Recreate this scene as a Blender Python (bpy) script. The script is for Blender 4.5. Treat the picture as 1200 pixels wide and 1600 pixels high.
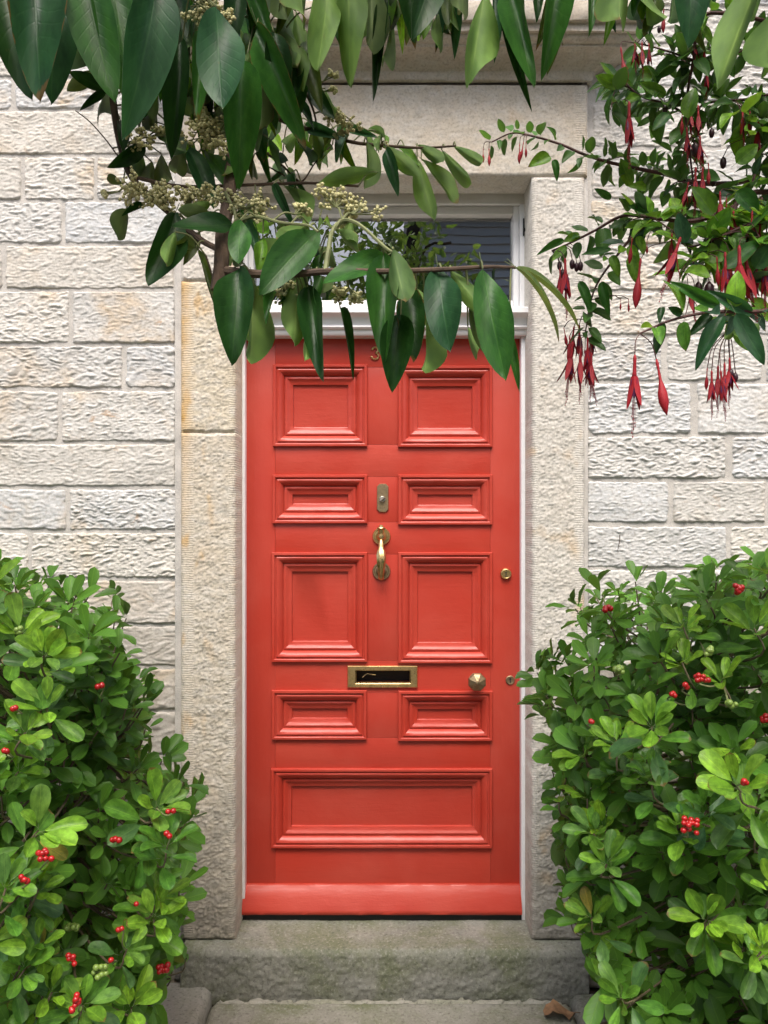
import bpy, bmesh, math, random
import numpy as np
from mathutils import Vector, Matrix

for _o in list(bpy.data.objects):
    bpy.data.objects.remove(_o)
SC = bpy.context.scene
COL = SC.collection
rnd = random.Random(7)

# ------------------------------------------------------------------ camera
CAM_Y, CAM_Z, F = -2.6, 1.43, 1243.0     # focal length in photo pixels (1200 wide)
HORIZON = 815.0
cam = bpy.data.cameras.new('camera')
cam.sensor_fit = 'HORIZONTAL'
cam.sensor_width = 36.0
cam.lens = 36.0 * F / 1200.0
cam.shift_y = (HORIZON - 800.0) / 1200.0
cam.clip_start = 0.05
cam.clip_end = 500.0
cam_o = bpy.data.objects.new('camera', cam)
COL.objects.link(cam_o)
cam_o.location = (0, CAM_Y, CAM_Z)
cam_o.rotation_euler = (math.radians(90), 0, 0)
SC.camera = cam_o

# ------------------------------------------------------------------ sky, sun, exposure
SUN_EL, SUN_AZ = math.radians(60), math.radians(-14)   # azimuth measured from straight behind the camera
world = bpy.data.worlds.new('World')
SC.world = world
world.use_nodes = True
wn = world.node_tree
bg = wn.nodes['Background']
sky = wn.nodes.new('ShaderNodeTexSky')
sky.sky_type = 'NISHITA'
sky.sun_disc = False
sky.sun_elevation = SUN_EL
sky.sun_rotation = math.pi + SUN_AZ
sky.air_density = 1.0
sky.dust_density = 6.0
sky.ozone_density = 1.0
wn.links.new(sky.outputs[0], bg.inputs[0])
bg.inputs[1].default_value = 0.15
sun = bpy.data.lights.new('sun', 'SUN')
sun.energy = 2.0
sun.angle = math.radians(30)
sun.color = (1.0, 0.965, 0.92)
sun_o = bpy.data.objects.new('sun', sun)
COL.objects.link(sun_o)
_sd = Vector((math.sin(SUN_AZ) * math.cos(SUN_EL), -math.cos(SUN_AZ) * math.cos(SUN_EL), math.sin(SUN_EL)))
sun_o.rotation_euler = _sd.to_track_quat('Z', 'Y').to_euler()
sun_o.location = (0, -6, 12)
SC.view_settings.view_transform = 'Standard'
SC.view_settings.look = 'None'
SC.view_settings.gamma = 1.0
SC.view_settings.exposure = 0.76
SC.view_settings.use_curve_mapping = False
SC.cycles.max_bounces = 5
SC.cycles.diffuse_bounces = 3
SC.cycles.glossy_bounces = 3
SC.cycles.transmission_bounces = 3
SC.cycles.transparent_max_bounces = 6
SC.cycles.use_denoising = True

# ------------------------------------------------------------------ helpers
def W(px, py, d):
    """photo pixel + distance from the lens plane -> point in the place"""
    return Vector(((px - 600.0) * d / F, CAM_Y + d, CAM_Z + (HORIZON - py) * d / F))

def proj(p):
    d = p[1] - CAM_Y
    return 600 + p[0] * F / d, HORIZON - (p[2] - CAM_Z) * F / d, d

def PX(px, d): return (px - 600.0) * d / F
def PZ(py, d): return CAM_Z + (HORIZON - py) * d / F

def _hash(ix, iy, seed):
    h = (ix.astype(np.int64) * 374761393 + iy.astype(np.int64) * 668265263 + seed * 974634377) & 0xffffffff
    h = ((h ^ (h >> 13)) * 1274126177) & 0xffffffff
    h = h ^ (h >> 16)
    return (h & 0xffff) / 65535.0 * 2 * np.pi

def noise2(x, y, seed=0):
    x = np.asarray(x, float); y = np.asarray(y, float)
    ix = np.floor(x); iy = np.floor(y)
    fx = x - ix; fy = y - iy
    u = fx * fx * fx * (fx * (fx * 6 - 15) + 10); v = fy * fy * fy * (fy * (fy * 6 - 15) + 10)
    def g(dx, dy):
        a = _hash(ix + dx, iy + dy, seed)
        return np.cos(a) * (fx - dx) + np.sin(a) * (fy - dy)
    n0 = g(0, 0) * (1 - u) + g(1, 0) * u
    n1 = g(0, 1) * (1 - u) + g(1, 1) * u
    return (n0 * (1 - v) + n1 * v) * 1.5

def fbm(x, y, seed=0, oct=3):
    s = 0; a = 1.0; t = 0
    for i in range(oct):
        s = s + a * noise2(x * 2 ** i, y * 2 ** i, seed + i * 17); t += a; a *= 0.5
    return s / t

def sstep(a, b, x):
    t = np.clip((x - a) / (b - a), 0, 1)
    return t * t * (3 - 2 * t)

def wloc(o):
    p = Vector((0, 0, 0))
    while o is not None:
        p = p + o.location; o = o.parent
    return p

def tag(o, label=None, cat=None, group=None, kind=None):
    if label: o['label'] = label
    if cat: o['category'] = cat
    if group: o['group'] = group
    if kind: o['kind'] = kind
    return o

def empty(name, loc, parent=None):
    o = bpy.data.objects.new(name, None)
    COL.objects.link(o)
    o.empty_display_size = 0.1
    o.location = Vector(loc) - (wloc(parent) if parent else Vector((0, 0, 0)))
    o.parent = parent
    return o

def mesh_obj(name, V, Fc, mat, parent=None, smooth=True, sharp=None, origin=None):
    """one mesh object from world-space vertices"""
    V = np.asarray(V, float)
    base = Vector(origin) if origin is not None else (wloc(parent) if parent else Vector((0, 0, 0)))
    me = bpy.data.meshes.new(name)
    me.from_pydata((V - np.array(base)).tolist(), [], Fc)
    me.update()
    if smooth:
        me.polygons.foreach_set('use_smooth', [True] * len(me.polygons))
        if sharp is not None:
            me.set_sharp_from_angle(angle=math.radians(sharp))
    if mat is not None:
        for m in (mat if isinstance(mat, (list, tuple)) else [mat]):
            me.materials.append(m)
    o = bpy.data.objects.new(name, me)
    COL.objects.link(o)
    o.parent = parent
    o.location = base - (wloc(parent) if parent else Vector((0, 0, 0)))
    return o

class MB:
    """collects pieces of ONE mesh"""
    def __init__(s): s.V = []; s.F = []
    def add(s, V, Fc):
        k = len(s.V)
        s.V.extend([tuple(v) for v in V])
        s.F.extend([tuple(i + k for i in f) for f in Fc])
        return s
    def box(s, x0, x1, y0, y1, z0, z1, b=0.0):
        bm = bmesh.new()
        bmesh.ops.create_cube(bm, size=1)
        for v in bm.verts:
            v.co = ((x0 + x1) / 2 + v.co.x * (x1 - x0), (y0 + y1) / 2 + v.co.y * (y1 - y0), (z0 + z1) / 2 + v.co.z * (z1 - z0))
        if b > 0:
            bmesh.ops.bevel(bm, geom=bm.edges[:], offset=b, segments=2, affect='EDGES', profile=0.6)
        bm.verts.index_update()
        s.add([v.co[:] for v in bm.verts], [[v.index for v in f.verts] for f in bm.faces])
        bm.free(); return s
    def tube(s, pts, rad, n=6, cap=True):
        pts = [Vector(p) for p in pts]
        if not isinstance(rad, (list, tuple)): rad = [rad] * len(pts)
        V = []; Fc = []
        up = Vector((0.31, 0.2, 0.93))
        for i, p in enumerate(pts):
            t = (pts[min(i + 1, len(pts) - 1)] - pts[max(i - 1, 0)])
            t = t.normalized() if t.length > 1e-9 else Vector((0, 0, 1))
            a = t.cross(up)
            if a.length < 1e-3: a = t.cross(Vector((1, 0, 0)))
            a.normalize(); b = t.cross(a)
            for k in range(n):
                th = 2 * math.pi * k / n
                V.append(p + (a * math.cos(th) + b * math.sin(th)) * rad[i])
        for i in range(len(pts) - 1):
            for k in range(n):
                Fc.append((i * n + k, i * n + (k + 1) % n, (i + 1) * n + (k + 1) % n, (i + 1) * n + k))
        if cap:
            Fc.append(tuple(reversed(range(n))))
            Fc.append(tuple((len(pts) - 1) * n + k for k in range(n)))
        s.add(V, Fc); return s
    def lathe(s, prof, c, n=28, rot=0.0):
        """rings of (radius, height toward the viewer) about an axis along -Y"""
        c = Vector(c); V = []; Fc = []
        for r, h in prof:
            for k in range(n):
                th = 2 * math.pi * k / n + rot
                V.append((c.x + r * math.cos(th), c.y - h, c.z + r * math.sin(th)))
        for i in range(len(prof) - 1):
            for k in range(n):
                Fc.append((i * n + k, i * n + (k + 1) % n, (i + 1) * n + (k + 1) % n, (i + 1) * n + k))
        Fc.append(tuple((len(prof) - 1) * n + k for k in range(n)))
        s.add(V, Fc); return s
    def ball(s, c, r, sub=1):
        bm = bmesh.new()
        bmesh.ops.create_icosphere(bm, subdivisions=sub, radius=r)
        bm.verts.index_update()
        s.add([(v.co.x + c[0], v.co.y + c[1], v.co.z + c[2]) for v in bm.verts], [[v.index for v in f.verts] for f in bm.faces])
        bm.free(); return s
    def obj(s, name, mat, parent=None, smooth=True, sharp=35, origin=None):
        return mesh_obj(name, s.V, s.F, mat, parent, smooth, sharp, origin)

def spline(pts, n=6):
    """Catmull-Rom through a list of Vectors"""
    pts = [Vector(p) for p in pts]
    if len(pts) < 3:
        return [pts[0].lerp(pts[1], i / n) for i in range(n + 1)]
    P = [pts[0] * 2 - pts[1]] + pts + [pts[-1] * 2 - pts[-2]]
    out = []
    for i in range(1, len(P) - 2):
        for k in range(n):
            t = k / n
            a, b, c, d = P[i - 1], P[i], P[i + 1], P[i + 2]
            out.append(0.5 * ((2 * b) + (c - a) * t + (2 * a - 5 * b + 4 * c - d) * t * t + (3 * b - 3 * c + d - a) * t ** 3))
    out.append(pts[-1])
    return out

def lerp_list(a, b, n): return [a + (b - a) * i / (n - 1) for i in range(n)]

# ------------------------------------------------------------------ materials
class NT:
    def __init__(s, name):
        s.m = bpy.data.materials.new(name)
        s.m.use_nodes = True
        s.t = s.m.node_tree
        s.p = s.t.nodes['Principled BSDF']
        s.out = s.t.nodes['Material Output']
    def n(s, typ, **kw):
        nd = s.t.nodes.new('ShaderNode' + typ)
        for k, v in kw.items():
            if hasattr(nd, k) and not k.startswith('i_'):
                setattr(nd, k, v)
        return nd
    def link(s, a, b): s.t.links.new(a, b)
    def val(s, sock, v):
        if hasattr(v, 'is_output') or isinstance(v, bpy.types.NodeSocket): s.link(v, sock)
        else: sock.default_value = v
    def math(s, op, a, b=0.0, c=None, clamp=False):
        nd = s.n('Math', operation=op); nd.use_clamp = clamp
        s.val(nd.inputs[0], a); s.val(nd.inputs[1], b)
        if c is not None: s.val(nd.inputs[2], c)
        return nd.outputs[0]
    def noise(s, vec, scale, detail=4, rough=0.55, dist=0.0):
        nd = s.n('TexNoise'); s.link(vec, nd.inputs['Vector'])
        nd.inputs['Scale'].default_value = scale; nd.inputs['Detail'].default_value = detail
        nd.inputs['Roughness'].default_value = rough; nd.inputs['Distortion'].default_value = dist
        return nd.outputs[0]
    def ramp(s, fac, a, b, lo=0.0, hi=1.0):
        nd = s.n('MapRange'); nd.interpolation_type = 'SMOOTHSTEP'
        s.val(nd.inputs[0], fac); nd.inputs[1].default_value = a; nd.inputs[2].default_value = b
        nd.inputs[3].default_value = lo; nd.inputs[4].default_value = hi
        return nd.outputs[0]
    def mix(s, fac, a, b, mode='MIX'):
        nd = s.n('Mix'); nd.data_type = 'RGBA'; nd.blend_type = mode
        s.val(nd.inputs[0], fac)
        s.val(nd.inputs[6], a if not isinstance(a, tuple) else (*a, 1)[:4])
        s.val(nd.inputs[7], b if not isinstance(b, tuple) else (*b, 1)[:4])
        return nd.outputs[2]
    def coords(s, scale=(1, 1, 1), rand=True):
        tc = s.n('TexCoord')
        mp = s.n('Mapping'); s.link(tc.outputs['Object'], mp.inputs[0]); mp.inputs[3].default_value = scale
        if rand:
            oi = s.n('ObjectInfo')
            cb = s.n('CombineXYZ')
            for i, k in enumerate((37.0, 71.0, 53.0)):
                s.link(s.math('MULTIPLY', oi.outputs['Random'], k), cb.inputs[i])
            s.link(cb.outputs[0], mp.inputs[1])
        return mp.outputs[0]
    def bump(s, height, strength=0.3, dist=0.002, chain=None):
        b = s.n('Bump'); s.val(b.inputs['Height'], height)
        b.inputs['Strength'].default_value = strength; b.inputs['Distance'].default_value = dist
        if chain is not None: s.link(chain, b.inputs['Normal'])
        return b.outputs[0]
    def fin(s, color=None, rough=None, normal=None, **kw):
        if color is not None: s.val(s.p.inputs['Base Color'], color if not isinstance(color, tuple) else (*color, 1)[:4])
        if rough is not None: s.val(s.p.inputs['Roughness'], rough)
        if normal is not None: s.link(normal, s.p.inputs['Normal'])
        for k, v in kw.items(): s.val(s.p.inputs[k.replace('_', ' ')], v)
        return s.m

def mat_stone(name, ochre=(0.50, 0.33, 0.14), grime=(0.24, 0.235, 0.225), fine=0.35, margin=False):
    """sandstone: the object colour is the stone's own colour, its alpha how rusty it is"""
    t = NT(name)
    oi = t.n('ObjectInfo')
    c = t.coords(); cf = t.coords((1, 1, 1.9))
    big = t.noise(c, 5.0, 5, 0.6, 0.6)
    mid = t.noise(cf, 24.0, 5, 0.6, 0.4)
    fin = t.noise(c, 130.0, 3, 0.65)
    col = t.mix(t.ramp(mid, 0.35, 0.72), oi.outputs['Color'], t.mix(0.5, oi.outputs['Color'], (0.62, 0.60, 0.56)))
    col = t.mix(t.math('MULTIPLY', t.math('MULTIPLY', t.ramp(big, 0.46, 0.74), t.ramp(mid, 0.25, 0.6, 0.35, 1.0)), t.math('MULTIPLY', oi.outputs['Alpha'], 0.62)), col, ochre)
    rust = t.noise(cf, 9.0, 6, 0.7, 1.2)
    col = t.mix(t.math('MULTIPLY', t.ramp(rust, 0.60, 0.72), t.math('MULTIPLY', oi.outputs['Alpha'], 0.7)), col, (0.40, 0.22, 0.09))
    gr = t.noise(c, 7.5, 6, 0.7, 0.5)
    col = t.mix(t.ramp(gr, 0.56, 0.80, 0.0, 0.55), col, grime)
    col = t.mix(t.ramp(fin, 0.42, 0.74, 0.0, 0.55), col, (0.26, 0.23, 0.19))
    h = t.math('ADD', t.math('MULTIPLY', fin, 0.5), t.noise(c, 60.0, 3, 0.6))
    nrm = t.bump(h, fine, 0.0025)
    if margin:
        at = t.n('Attribute', attribute_name='margin')
        wv = t.n('TexWave'); wv.wave_type = 'BANDS'; wv.bands_direction = 'Z'
        t.link(t.coords(rand=False), wv.inputs[0])
        wv.inputs['Scale'].default_value = 44.0; wv.inputs['Distortion'].default_value = 4.0
        wv.inputs['Detail'].default_value = 2.0; wv.inputs['Detail Scale'].default_value = 1.4
        nrm = t.bump(t.math('MULTIPLY', wv.outputs['Fac'], at.outputs['Fac']), 0.32, 0.002, nrm)
        st = t.n('Attribute', attribute_name='stain')
        col = t.mix(t.math('MULTIPLY', st.outputs['Fac'], t.ramp(big, 0.25, 0.6, 0.35, 1.0)), col, ochre)
    if margin:
        dt = t.n('Attribute', attribute_name='dirt')
        col = t.mix(t.math('MULTIPLY', dt.outputs['Fac'], t.ramp(mid, 0.3, 0.65, 0.45, 0.95)), col, (0.17, 0.155, 0.125))
    return t.fin(col, 0.9, nrm, Specular_IOR_Level=0.25)

M = {}
M['stone'] = mat_stone('rough sandstone')
M['dressed'] = mat_stone('dressed sandstone', ochre=(0.52, 0.31, 0.10), margin=True)

def mat_mortar():
    t = NT('lime mortar'); c = t.coords(rand=False)
    n = t.noise(c, 14, 5, 0.6); f = t.noise(c, 300, 3)
    col = t.mix(t.ramp(n, 0.3, 0.7), (0.42, 0.40, 0.37), (0.56, 0.53, 0.49))
    col = t.mix(t.ramp(f, 0.5, 0.75, 0, 0.3), col, (0.22, 0.2, 0.18))
    return t.fin(col, 0.95, t.bump(t.math('ADD', f, t.noise(c, 45, 4)), 0.5, 0.003), Specular_IOR_Level=0.2)
M['mortar'] = mat_mortar()

def mat_step():
    t = NT('weathered step stone'); c = t.coords()
    n = t.noise(c, 6, 6, 0.65, 0.4); n2 = t.noise(c, 5.0, 6, 0.68, 0.4); f = t.noise(c, 110, 3, 0.7); md = t.noise(c, 38, 5, 0.65)
    oi = t.n('ObjectInfo')
    col = t.mix(t.ramp(n, 0.35, 0.68), oi.outputs['Color'], t.mix(0.55, oi.outputs['Color'], (0.31, 0.30, 0.26)))
    col = t.mix(t.math('MULTIPLY', t.ramp(n2, 0.40, 0.70), t.math('MULTIPLY', oi.outputs['Alpha'], 0.85)), col, (0.100, 0.120, 0.040))
    col = t.mix(t.ramp(md, 0.55, 0.78, 0, 0.5), col, (0.10, 0.095, 0.08))
    col = t.mix(t.ramp(f, 0.52, 0.72, 0, 0.6), col, (0.36, 0.35, 0.31))
    col = t.mix(t.ramp(f, 0.30, 0.46, 0.6, 0.0), col, (0.06, 0.06, 0.045))
    return t.fin(col, 0.88, t.bump(t.math('ADD', t.math('MULTIPLY', f, 0.6), md), 0.5, 0.004), Specular_IOR_Level=0.3)
M['step'] = mat_step()

def mat_paint(name, col, pale, dark, rough, stretch, coat=0.25, strength=0.25):
    t = NT(name); c = t.coords(stretch); ci = t.coords()
    br = t.noise(c, 55, 4, 0.6, 0.3); lump = t.noise(ci, 14, 4, 0.6); fn = t.noise(ci, 190, 3)
    cc = t.mix(t.ramp(t.noise(ci, 3.2, 4, 0.6, 0.5), 0.35, 0.7), col, pale)
    cc = t.mix(t.ramp(t.noise(c, 26, 5, 0.7), 0.62, 0.8, 0, 0.45), cc, dark)
    chip = t.noise(ci, 34, 6, 0.75, 0.8)
    cc = t.mix(t.ramp(chip, 0.68, 0.735, 0, 0.75), cc, pale)
    cc = t.mix(t.ramp(chip, 0.27, 0.34, 0.5, 0.0), cc, dark)
    h = t.math('ADD', t.math('MULTIPLY', br, 0.55), t.math('ADD', lump, t.math('MULTIPLY', fn, 0.12)))
    r = t.math('ADD', t.math('MULTIPLY', lump, 0.22), rough - 0.11)
    return t.fin(cc, r, t.bump(h, strength, 0.0035), Coat_Weight=coat, Coat_Roughness=0.15, Specular_IOR_Level=0.35)
RED, REDP, REDD = (0.425, 0.0385, 0.0220), (0.455, 0.057, 0.036), (0.31, 0.024, 0.013)
M['red_h'] = mat_paint('red gloss paint along rails', RED, REDP, REDD, 0.40, (0.25, 1, 1.6), 0.12, 0.32)
M['red_v'] = mat_paint('red gloss paint along stiles', RED, REDP, REDD, 0.40, (1.6, 1, 0.25), 0.12, 0.32)
M['white'] = mat_paint('white gloss paint', (0.84, 0.84, 0.85), (0.80, 0.79, 0.78), (0.50, 0.47, 0.43), 0.38, (1, 1, 0.3), 0.2, 0.2)
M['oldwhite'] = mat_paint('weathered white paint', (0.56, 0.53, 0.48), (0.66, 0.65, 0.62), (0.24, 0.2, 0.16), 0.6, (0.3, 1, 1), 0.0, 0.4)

def mat_metal(name, col, tarn, rough, bump=0.15):
    t = NT(name); c = t.coords()
    n = t.noise(c, 60, 5, 0.65)
    cc = t.mix(t.ramp(n, 0.42, 0.72), col, tarn)
    return t.fin(cc, t.ramp(n, 0.3, 0.75, rough, rough + 0.25), t.bump(t.noise(c, 140, 3), bump, 0.001), Metallic=1.0)
M['brass'] = mat_metal('polished brass', (0.72, 0.52, 0.24), (0.42, 0.29, 0.13), 0.24)
M['oldbrass'] = mat_metal('tarnished brass', (0.36, 0.27, 0.16), (0.20, 0.15, 0.09), 0.42)
M['steel'] = mat_metal('dull nickel', (0.45, 0.43, 0.38), (0.3, 0.27, 0.22), 0.4)

def mat_plain(name, col, rough=0.7, var=0.25, scale=30, bump=0.2, **kw):
    t = NT(name); c = t.coords()
    n = t.noise(c, scale, 5, 0.6)
    cc = t.mix(t.ramp(n, 0.3, 0.75), col, tuple(x * (1 - var) for x in col))
    return t.fin(cc, rough, t.bump(n, bump, 0.004), **kw)
M['black'] = mat_plain('black hinge and gap shade', (0.012, 0.012, 0.012), 0.7)  # black for the hinge, and for shade in slot, door gap and keyholes
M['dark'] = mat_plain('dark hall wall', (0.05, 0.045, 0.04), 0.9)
M['soil'] = mat_plain('dark soil', (0.055, 0.04, 0.028), 0.95, 0.5, 20, 0.8)
M['bark'] = mat_plain('brown bark', (0.11, 0.07, 0.045), 0.85, 0.5, 60, 0.6)
M['twig'] = mat_plain('grey green twig', (0.16, 0.125, 0.07), 0.8, 0.5, 80, 0.4)
M['redstem'] = mat_plain('reddish stem', (0.10, 0.035, 0.03), 0.7, 0.5, 80, 0.3)
M['berry'] = mat_plain('red berry skin', (0.40, 0.010, 0.010), 0.22, 0.35, 120, 0.0)
M['greenberry'] = mat_plain('green berry skin', (0.20, 0.30, 0.06), 0.3, 0.3, 120, 0.0)
M['blossom'] = mat_plain('cream blossom', (0.68, 0.64, 0.33), 0.8, 0.42, 110, 0.3)
M['budstalk'] = mat_plain('pale green stalk', (0.20, 0.22, 0.09), 0.7, 0.4, 60, 0.2)
M['sepal'] = mat_plain('crimson sepal', (0.41, 0.004, 0.013), 0.6, 0.45, 90, 0.2)
M['corolla'] = mat_plain('purple petal', (0.13, 0.008, 0.09), 0.5, 0.4, 90, 0.2)
M['stamen'] = mat_plain('red stamen', (0.36, 0.015, 0.04), 0.5, 0.4, 90, 0.0)
M['fruit'] = mat_plain('dark purple fruit', (0.045, 0.01, 0.018), 0.35, 0.4, 90, 0.1)
M['dryleaf'] = mat_plain('dry brown leaf', (0.30, 0.17, 0.085), 0.75, 0.5, 50, 0.5)

def mat_glass():
    t = NT('old window glass')
    tr = t.n('BsdfTransparent'); gl = t.n('BsdfGlossy'); gl.inputs['Roughness'].default_value = 0.0
    c = t.coords(rand=False)
    t.link(t.bump(t.noise(c, 5, 2, 0.4), 0.05, 0.004), gl.inputs['Normal'])
    fr = t.n('Fresnel'); fr.inputs[0].default_value = 4.0
    mx = t.n('MixShader'); t.link(fr.outputs[0], mx.inputs[0]); t.link(tr.outputs[0], mx.inputs[1]); t.link(gl.outputs[0], mx.inputs[2])
    t.link(mx.outputs[0], t.out.inputs[0])
    return t.m
M['glass'] = mat_glass()

def mat_leaf(name, under=False, rough=0.32, veins=9.0, vein_col=1.6, spec=0.5, isl=0.35):
    """object colour = this leaf's own colour; veins follow the blade's UV"""
    t = NT(name)
    oi = t.n('ObjectInfo'); geo = t.n('NewGeometry')
    uv = t.n('UVMap'); sp = t.n('SeparateXYZ'); t.link(uv.outputs[0], sp.inputs[0])
    u = t.math('ABSOLUTE', t.math('MULTIPLY', t.math('SUBTRACT', sp.outputs[0], 0.5), 2.0))
    v = sp.outputs[1]
    mid = t.math('SUBTRACT', 1.0, t.ramp(u, 0.02, 0.07))
    ph = t.math('SUBTRACT', t.math('MULTIPLY', v, veins), t.math('MULTIPLY', u, veins * 0.22))
    lat = t.ramp(t.math('ABSOLUTE', t.math('SUBTRACT', t.math('FRACT', ph), 0.5)), 0.0, 0.13, 1.0, 0.0)
    lat = t.math('MULTIPLY', lat, t.ramp(u, 0.7, 1.0, 0.5, 0.0))
    c = t.coords()
    n = t.noise(c, 2.2 if False else 3.0, 4, 0.6)
    col = oi.outputs['Color']
    if under:
        col = t.mix(0.7, col, (0.090, 0.140, 0.055))
    lo = t.mix(1.0, col, (0.62, 0.66, 0.62), 'MULTIPLY'); hi = t.mix(1.0, col, (1.3, 1.2, 1.15), 'MULTIPLY')
    col = t.mix(t.ramp(n, 0.3, 0.7), lo, hi)
    ir = t.n('HueSaturation'); t.link(col, ir.inputs['Color'])
    t.link(t.math('ADD', t.math('MULTIPLY', geo.outputs['Random Per Island'], isl * 2), 1.0 - isl), ir.inputs['Value'])
    col = ir.outputs[0]
    vc = t.mix(1.0, col, (vein_col * 1.15, vein_col, vein_col * 0.95), 'MULTIPLY')
    col = t.mix(t.math('MAXIMUM', t.math('MULTIPLY', mid, 0.75), t.math('MULTIPLY', lat, 0.38)), col, vc)
    spot = t.noise(c, 9.0, 2, 0.6)
    col = t.mix(t.ramp(spot, 0.70, 0.78, 0, 0.35), col, (0.10, 0.09, 0.03))
    # browned tips and margins on the older ones
    rim = t.math('MAXIMUM', t.ramp(v, 0.80, 1.0), t.ramp(u, 0.80, 1.0, 0.0, 0.8))
    dry = t.ramp(t.math('ADD', t.math('MULTIPLY', rim, 0.55), t.math('MULTIPLY', spot, 0.7)), 0.72, 0.82)
    col = t.mix(t.math('MULTIPLY', dry, t.ramp(oi.outputs['Random'], 0.72, 0.80, 0.0, 0.8)), col, (0.16, 0.095, 0.03))
    h = t.math('ADD', t.math('MULTIPLY', t.math('MAXIMUM', mid, lat), -0.6 if not under else 0.6), t.math('MULTIPLY', n, 0.8))
    bs = t.fin(col, rough, t.bump(h, 0.35, 0.0012), Specular_IOR_Level=spec)
    # light comes through the thin blade: green-tinted by the upper skin, nearly untinted by the lower
    tl = t.n('BsdfTranslucent')
    if under: tl.inputs[0].default_value = (0.92, 0.95, 0.75, 1)
    else: t.link(t.mix(1.0, col, (3.4, 3.0, 2.2), 'MULTIPLY'), tl.inputs[0])
    mx = t.n('MixShader'); mx.inputs[0].default_value = 0.42 if under else 0.38
    t.link(t.p.outputs[0], mx.inputs[1]); t.link(tl.outputs[0], mx.inputs[2]); t.link(mx.outputs[0], t.out.inputs[0])
    return t.m
M['leaf_top'] = mat_leaf('tree leaf upper side', False, 0.40, 11, 1.35, 0.30)
M['leaf_under'] = mat_leaf('tree leaf underside', True, 0.6, 11, 1.6, 0.25)
M['shrub_top'] = mat_leaf('shrub leaf upper side', False, 0.36, 7, 1.4, 0.30)
M['shrub_under'] = mat_leaf('shrub leaf underside', True, 0.5, 7, 1.3, 0.3)
M['fuch_top'] = mat_leaf('fuchsia leaf upper side', False, 0.38, 7, 1.4, 0.4)
M['fuch_under'] = mat_leaf('fuchsia leaf underside', True, 0.55, 7, 1.4, 0.3)

# ================================================================== SETTING
g = MB(); g.add([(-60, -60, -0.03), (60, -60, -0.03), (60, 1.5, -0.03), (-60, 1.5, -0.03)], [(0, 1, 2, 3)])
ground = tag(g.obj('ground', M['soil']), 'dark bare soil under the shrubs', 'ground', kind='structure')

def relief(name, a0, a1, b0, b1, mapf, hfun, mat, parent, res=(0.006, 0.0034), skirt=0.03, edge=0.007, corner=0.012, ragged=0.003, seed=0, attrs=None, drop=0.02, pad=0.003, grow=0.0):
    """a stone face: a fine grid carved by hfun, its worn outline sinking into the bed behind"""
    a0 -= pad; a1 += pad; b0 -= pad; b1 += pad
    na = max(4, int((a1 - a0) / res[0]) + 1); nb = max(4, int((b1 - b0) / res[1]) + 1)
    A, B = np.meshgrid(np.linspace(a0, a1, na), np.linspace(b0, b1, nb))
    ca, cb = (a0 + a1) / 2, (b0 + b1) / 2
    qa = np.abs(A - ca) - ((a1 - a0) / 2 - corner); qb = np.abs(B - cb) - ((b1 - b0) / 2 - corner)
    sd = corner - np.hypot(np.maximum(qa, 0), np.maximum(qb, 0)) - np.minimum(np.maximum(qa, qb), 0)
    sd = sd - pad + grow + ragged * (fbm(A * 28, B * 28, seed + 3, 3) - 0.2) * 1.6
    e = sstep(-0.002, edge, sd)
    H = hfun(A, B, sd) * e - drop * (1 - e)
    P = mapf(A, B, H).reshape(-1, 3)
    idx = np.arange(na * nb).reshape(nb, na)
    Fc = np.stack([idx[:-1, :-1], idx[:-1, 1:], idx[1:, 1:], idx[1:, :-1]], -1).reshape(-1, 4).tolist()
    rim = np.concatenate([idx[0, :], idx[1:, -1], idx[-1, -2::-1], idx[-2:0:-1, 0]])
    Ab, Bb = A.reshape(-1)[rim], B.reshape(-1)[rim]
    Q = mapf(Ab, Bb, np.full_like(Ab, -skirt - drop))
    k = len(P); n = len(rim)
    for i in range(n):
        j = (i + 1) % n
        Fc.append((int(rim[i]), k + i, k + j, int(rim[j])))
    o = mesh_obj(name, np.concatenate([P, Q]), Fc, mat, parent, True)
    if attrs:
        for an, fn in attrs.items():
            at = o.data.attributes.new(an, 'FLOAT', 'POINT')
            vals = np.concatenate([fn(A, B, sd).reshape(-1), np.zeros(n)])
            at.data.foreach_set('value', vals.astype(np.float32))
    return o

# ------------------------------------------------------------------ stone wall
WALL_Y = -0.13; DW = WALL_Y - CAM_Y
wall = tag(empty('stone_wall', (0, WALL_Y, 0)), 'pale rough-tooled sandstone block wall either side of the red door', 'wall')
mb = MB()
my = WALL_Y + 0.0055
mb.box(-3.2, PX(282, DW), my, 0.25, -0.02, 4.9)
mb.box(PX(916, DW), 3.2, my, 0.25, -0.02, 4.9)
mb.box(PX(282, DW) + 0.001, PX(916, DW) - 0.001, my + 0.001, 0.25, 2.80, 4.899)
mb.obj('mortar', M['mortar'], wall)

def ripple(seed, amp):
    sl = random.Random(seed).uniform(-3, 3); fq = random.Random(seed + 1).uniform(0.72, 1.2)
    def f(A, B, sd):
        A = A * fq; B = B * fq
        wx = fbm(A * 11, B * 11, seed + 40, 2) * 0.017
        n = noise2((A + wx) * 40 + B * sl, (B + wx) * 90, seed)
        n2 = noise2(A * 75 + B * 9, B * 140 + A * sl * 2, seed + 5)
        n3 = noise2(A * 7, B * 11, seed + 9)
        bil = np.abs(n) ** 0.75 * 1.5          # broad swells with narrow creases between the tool strokes
        bil2 = np.abs(n2) ** 0.8
        n4 = noise2(A * 105, B * 130, seed + 13)
        return amp * (0.95 * bil + 0.45 * n + 0.55 * bil2 + 0.16 * n4) + 0.0035 * n3 - amp * 0.9
    return f

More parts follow.
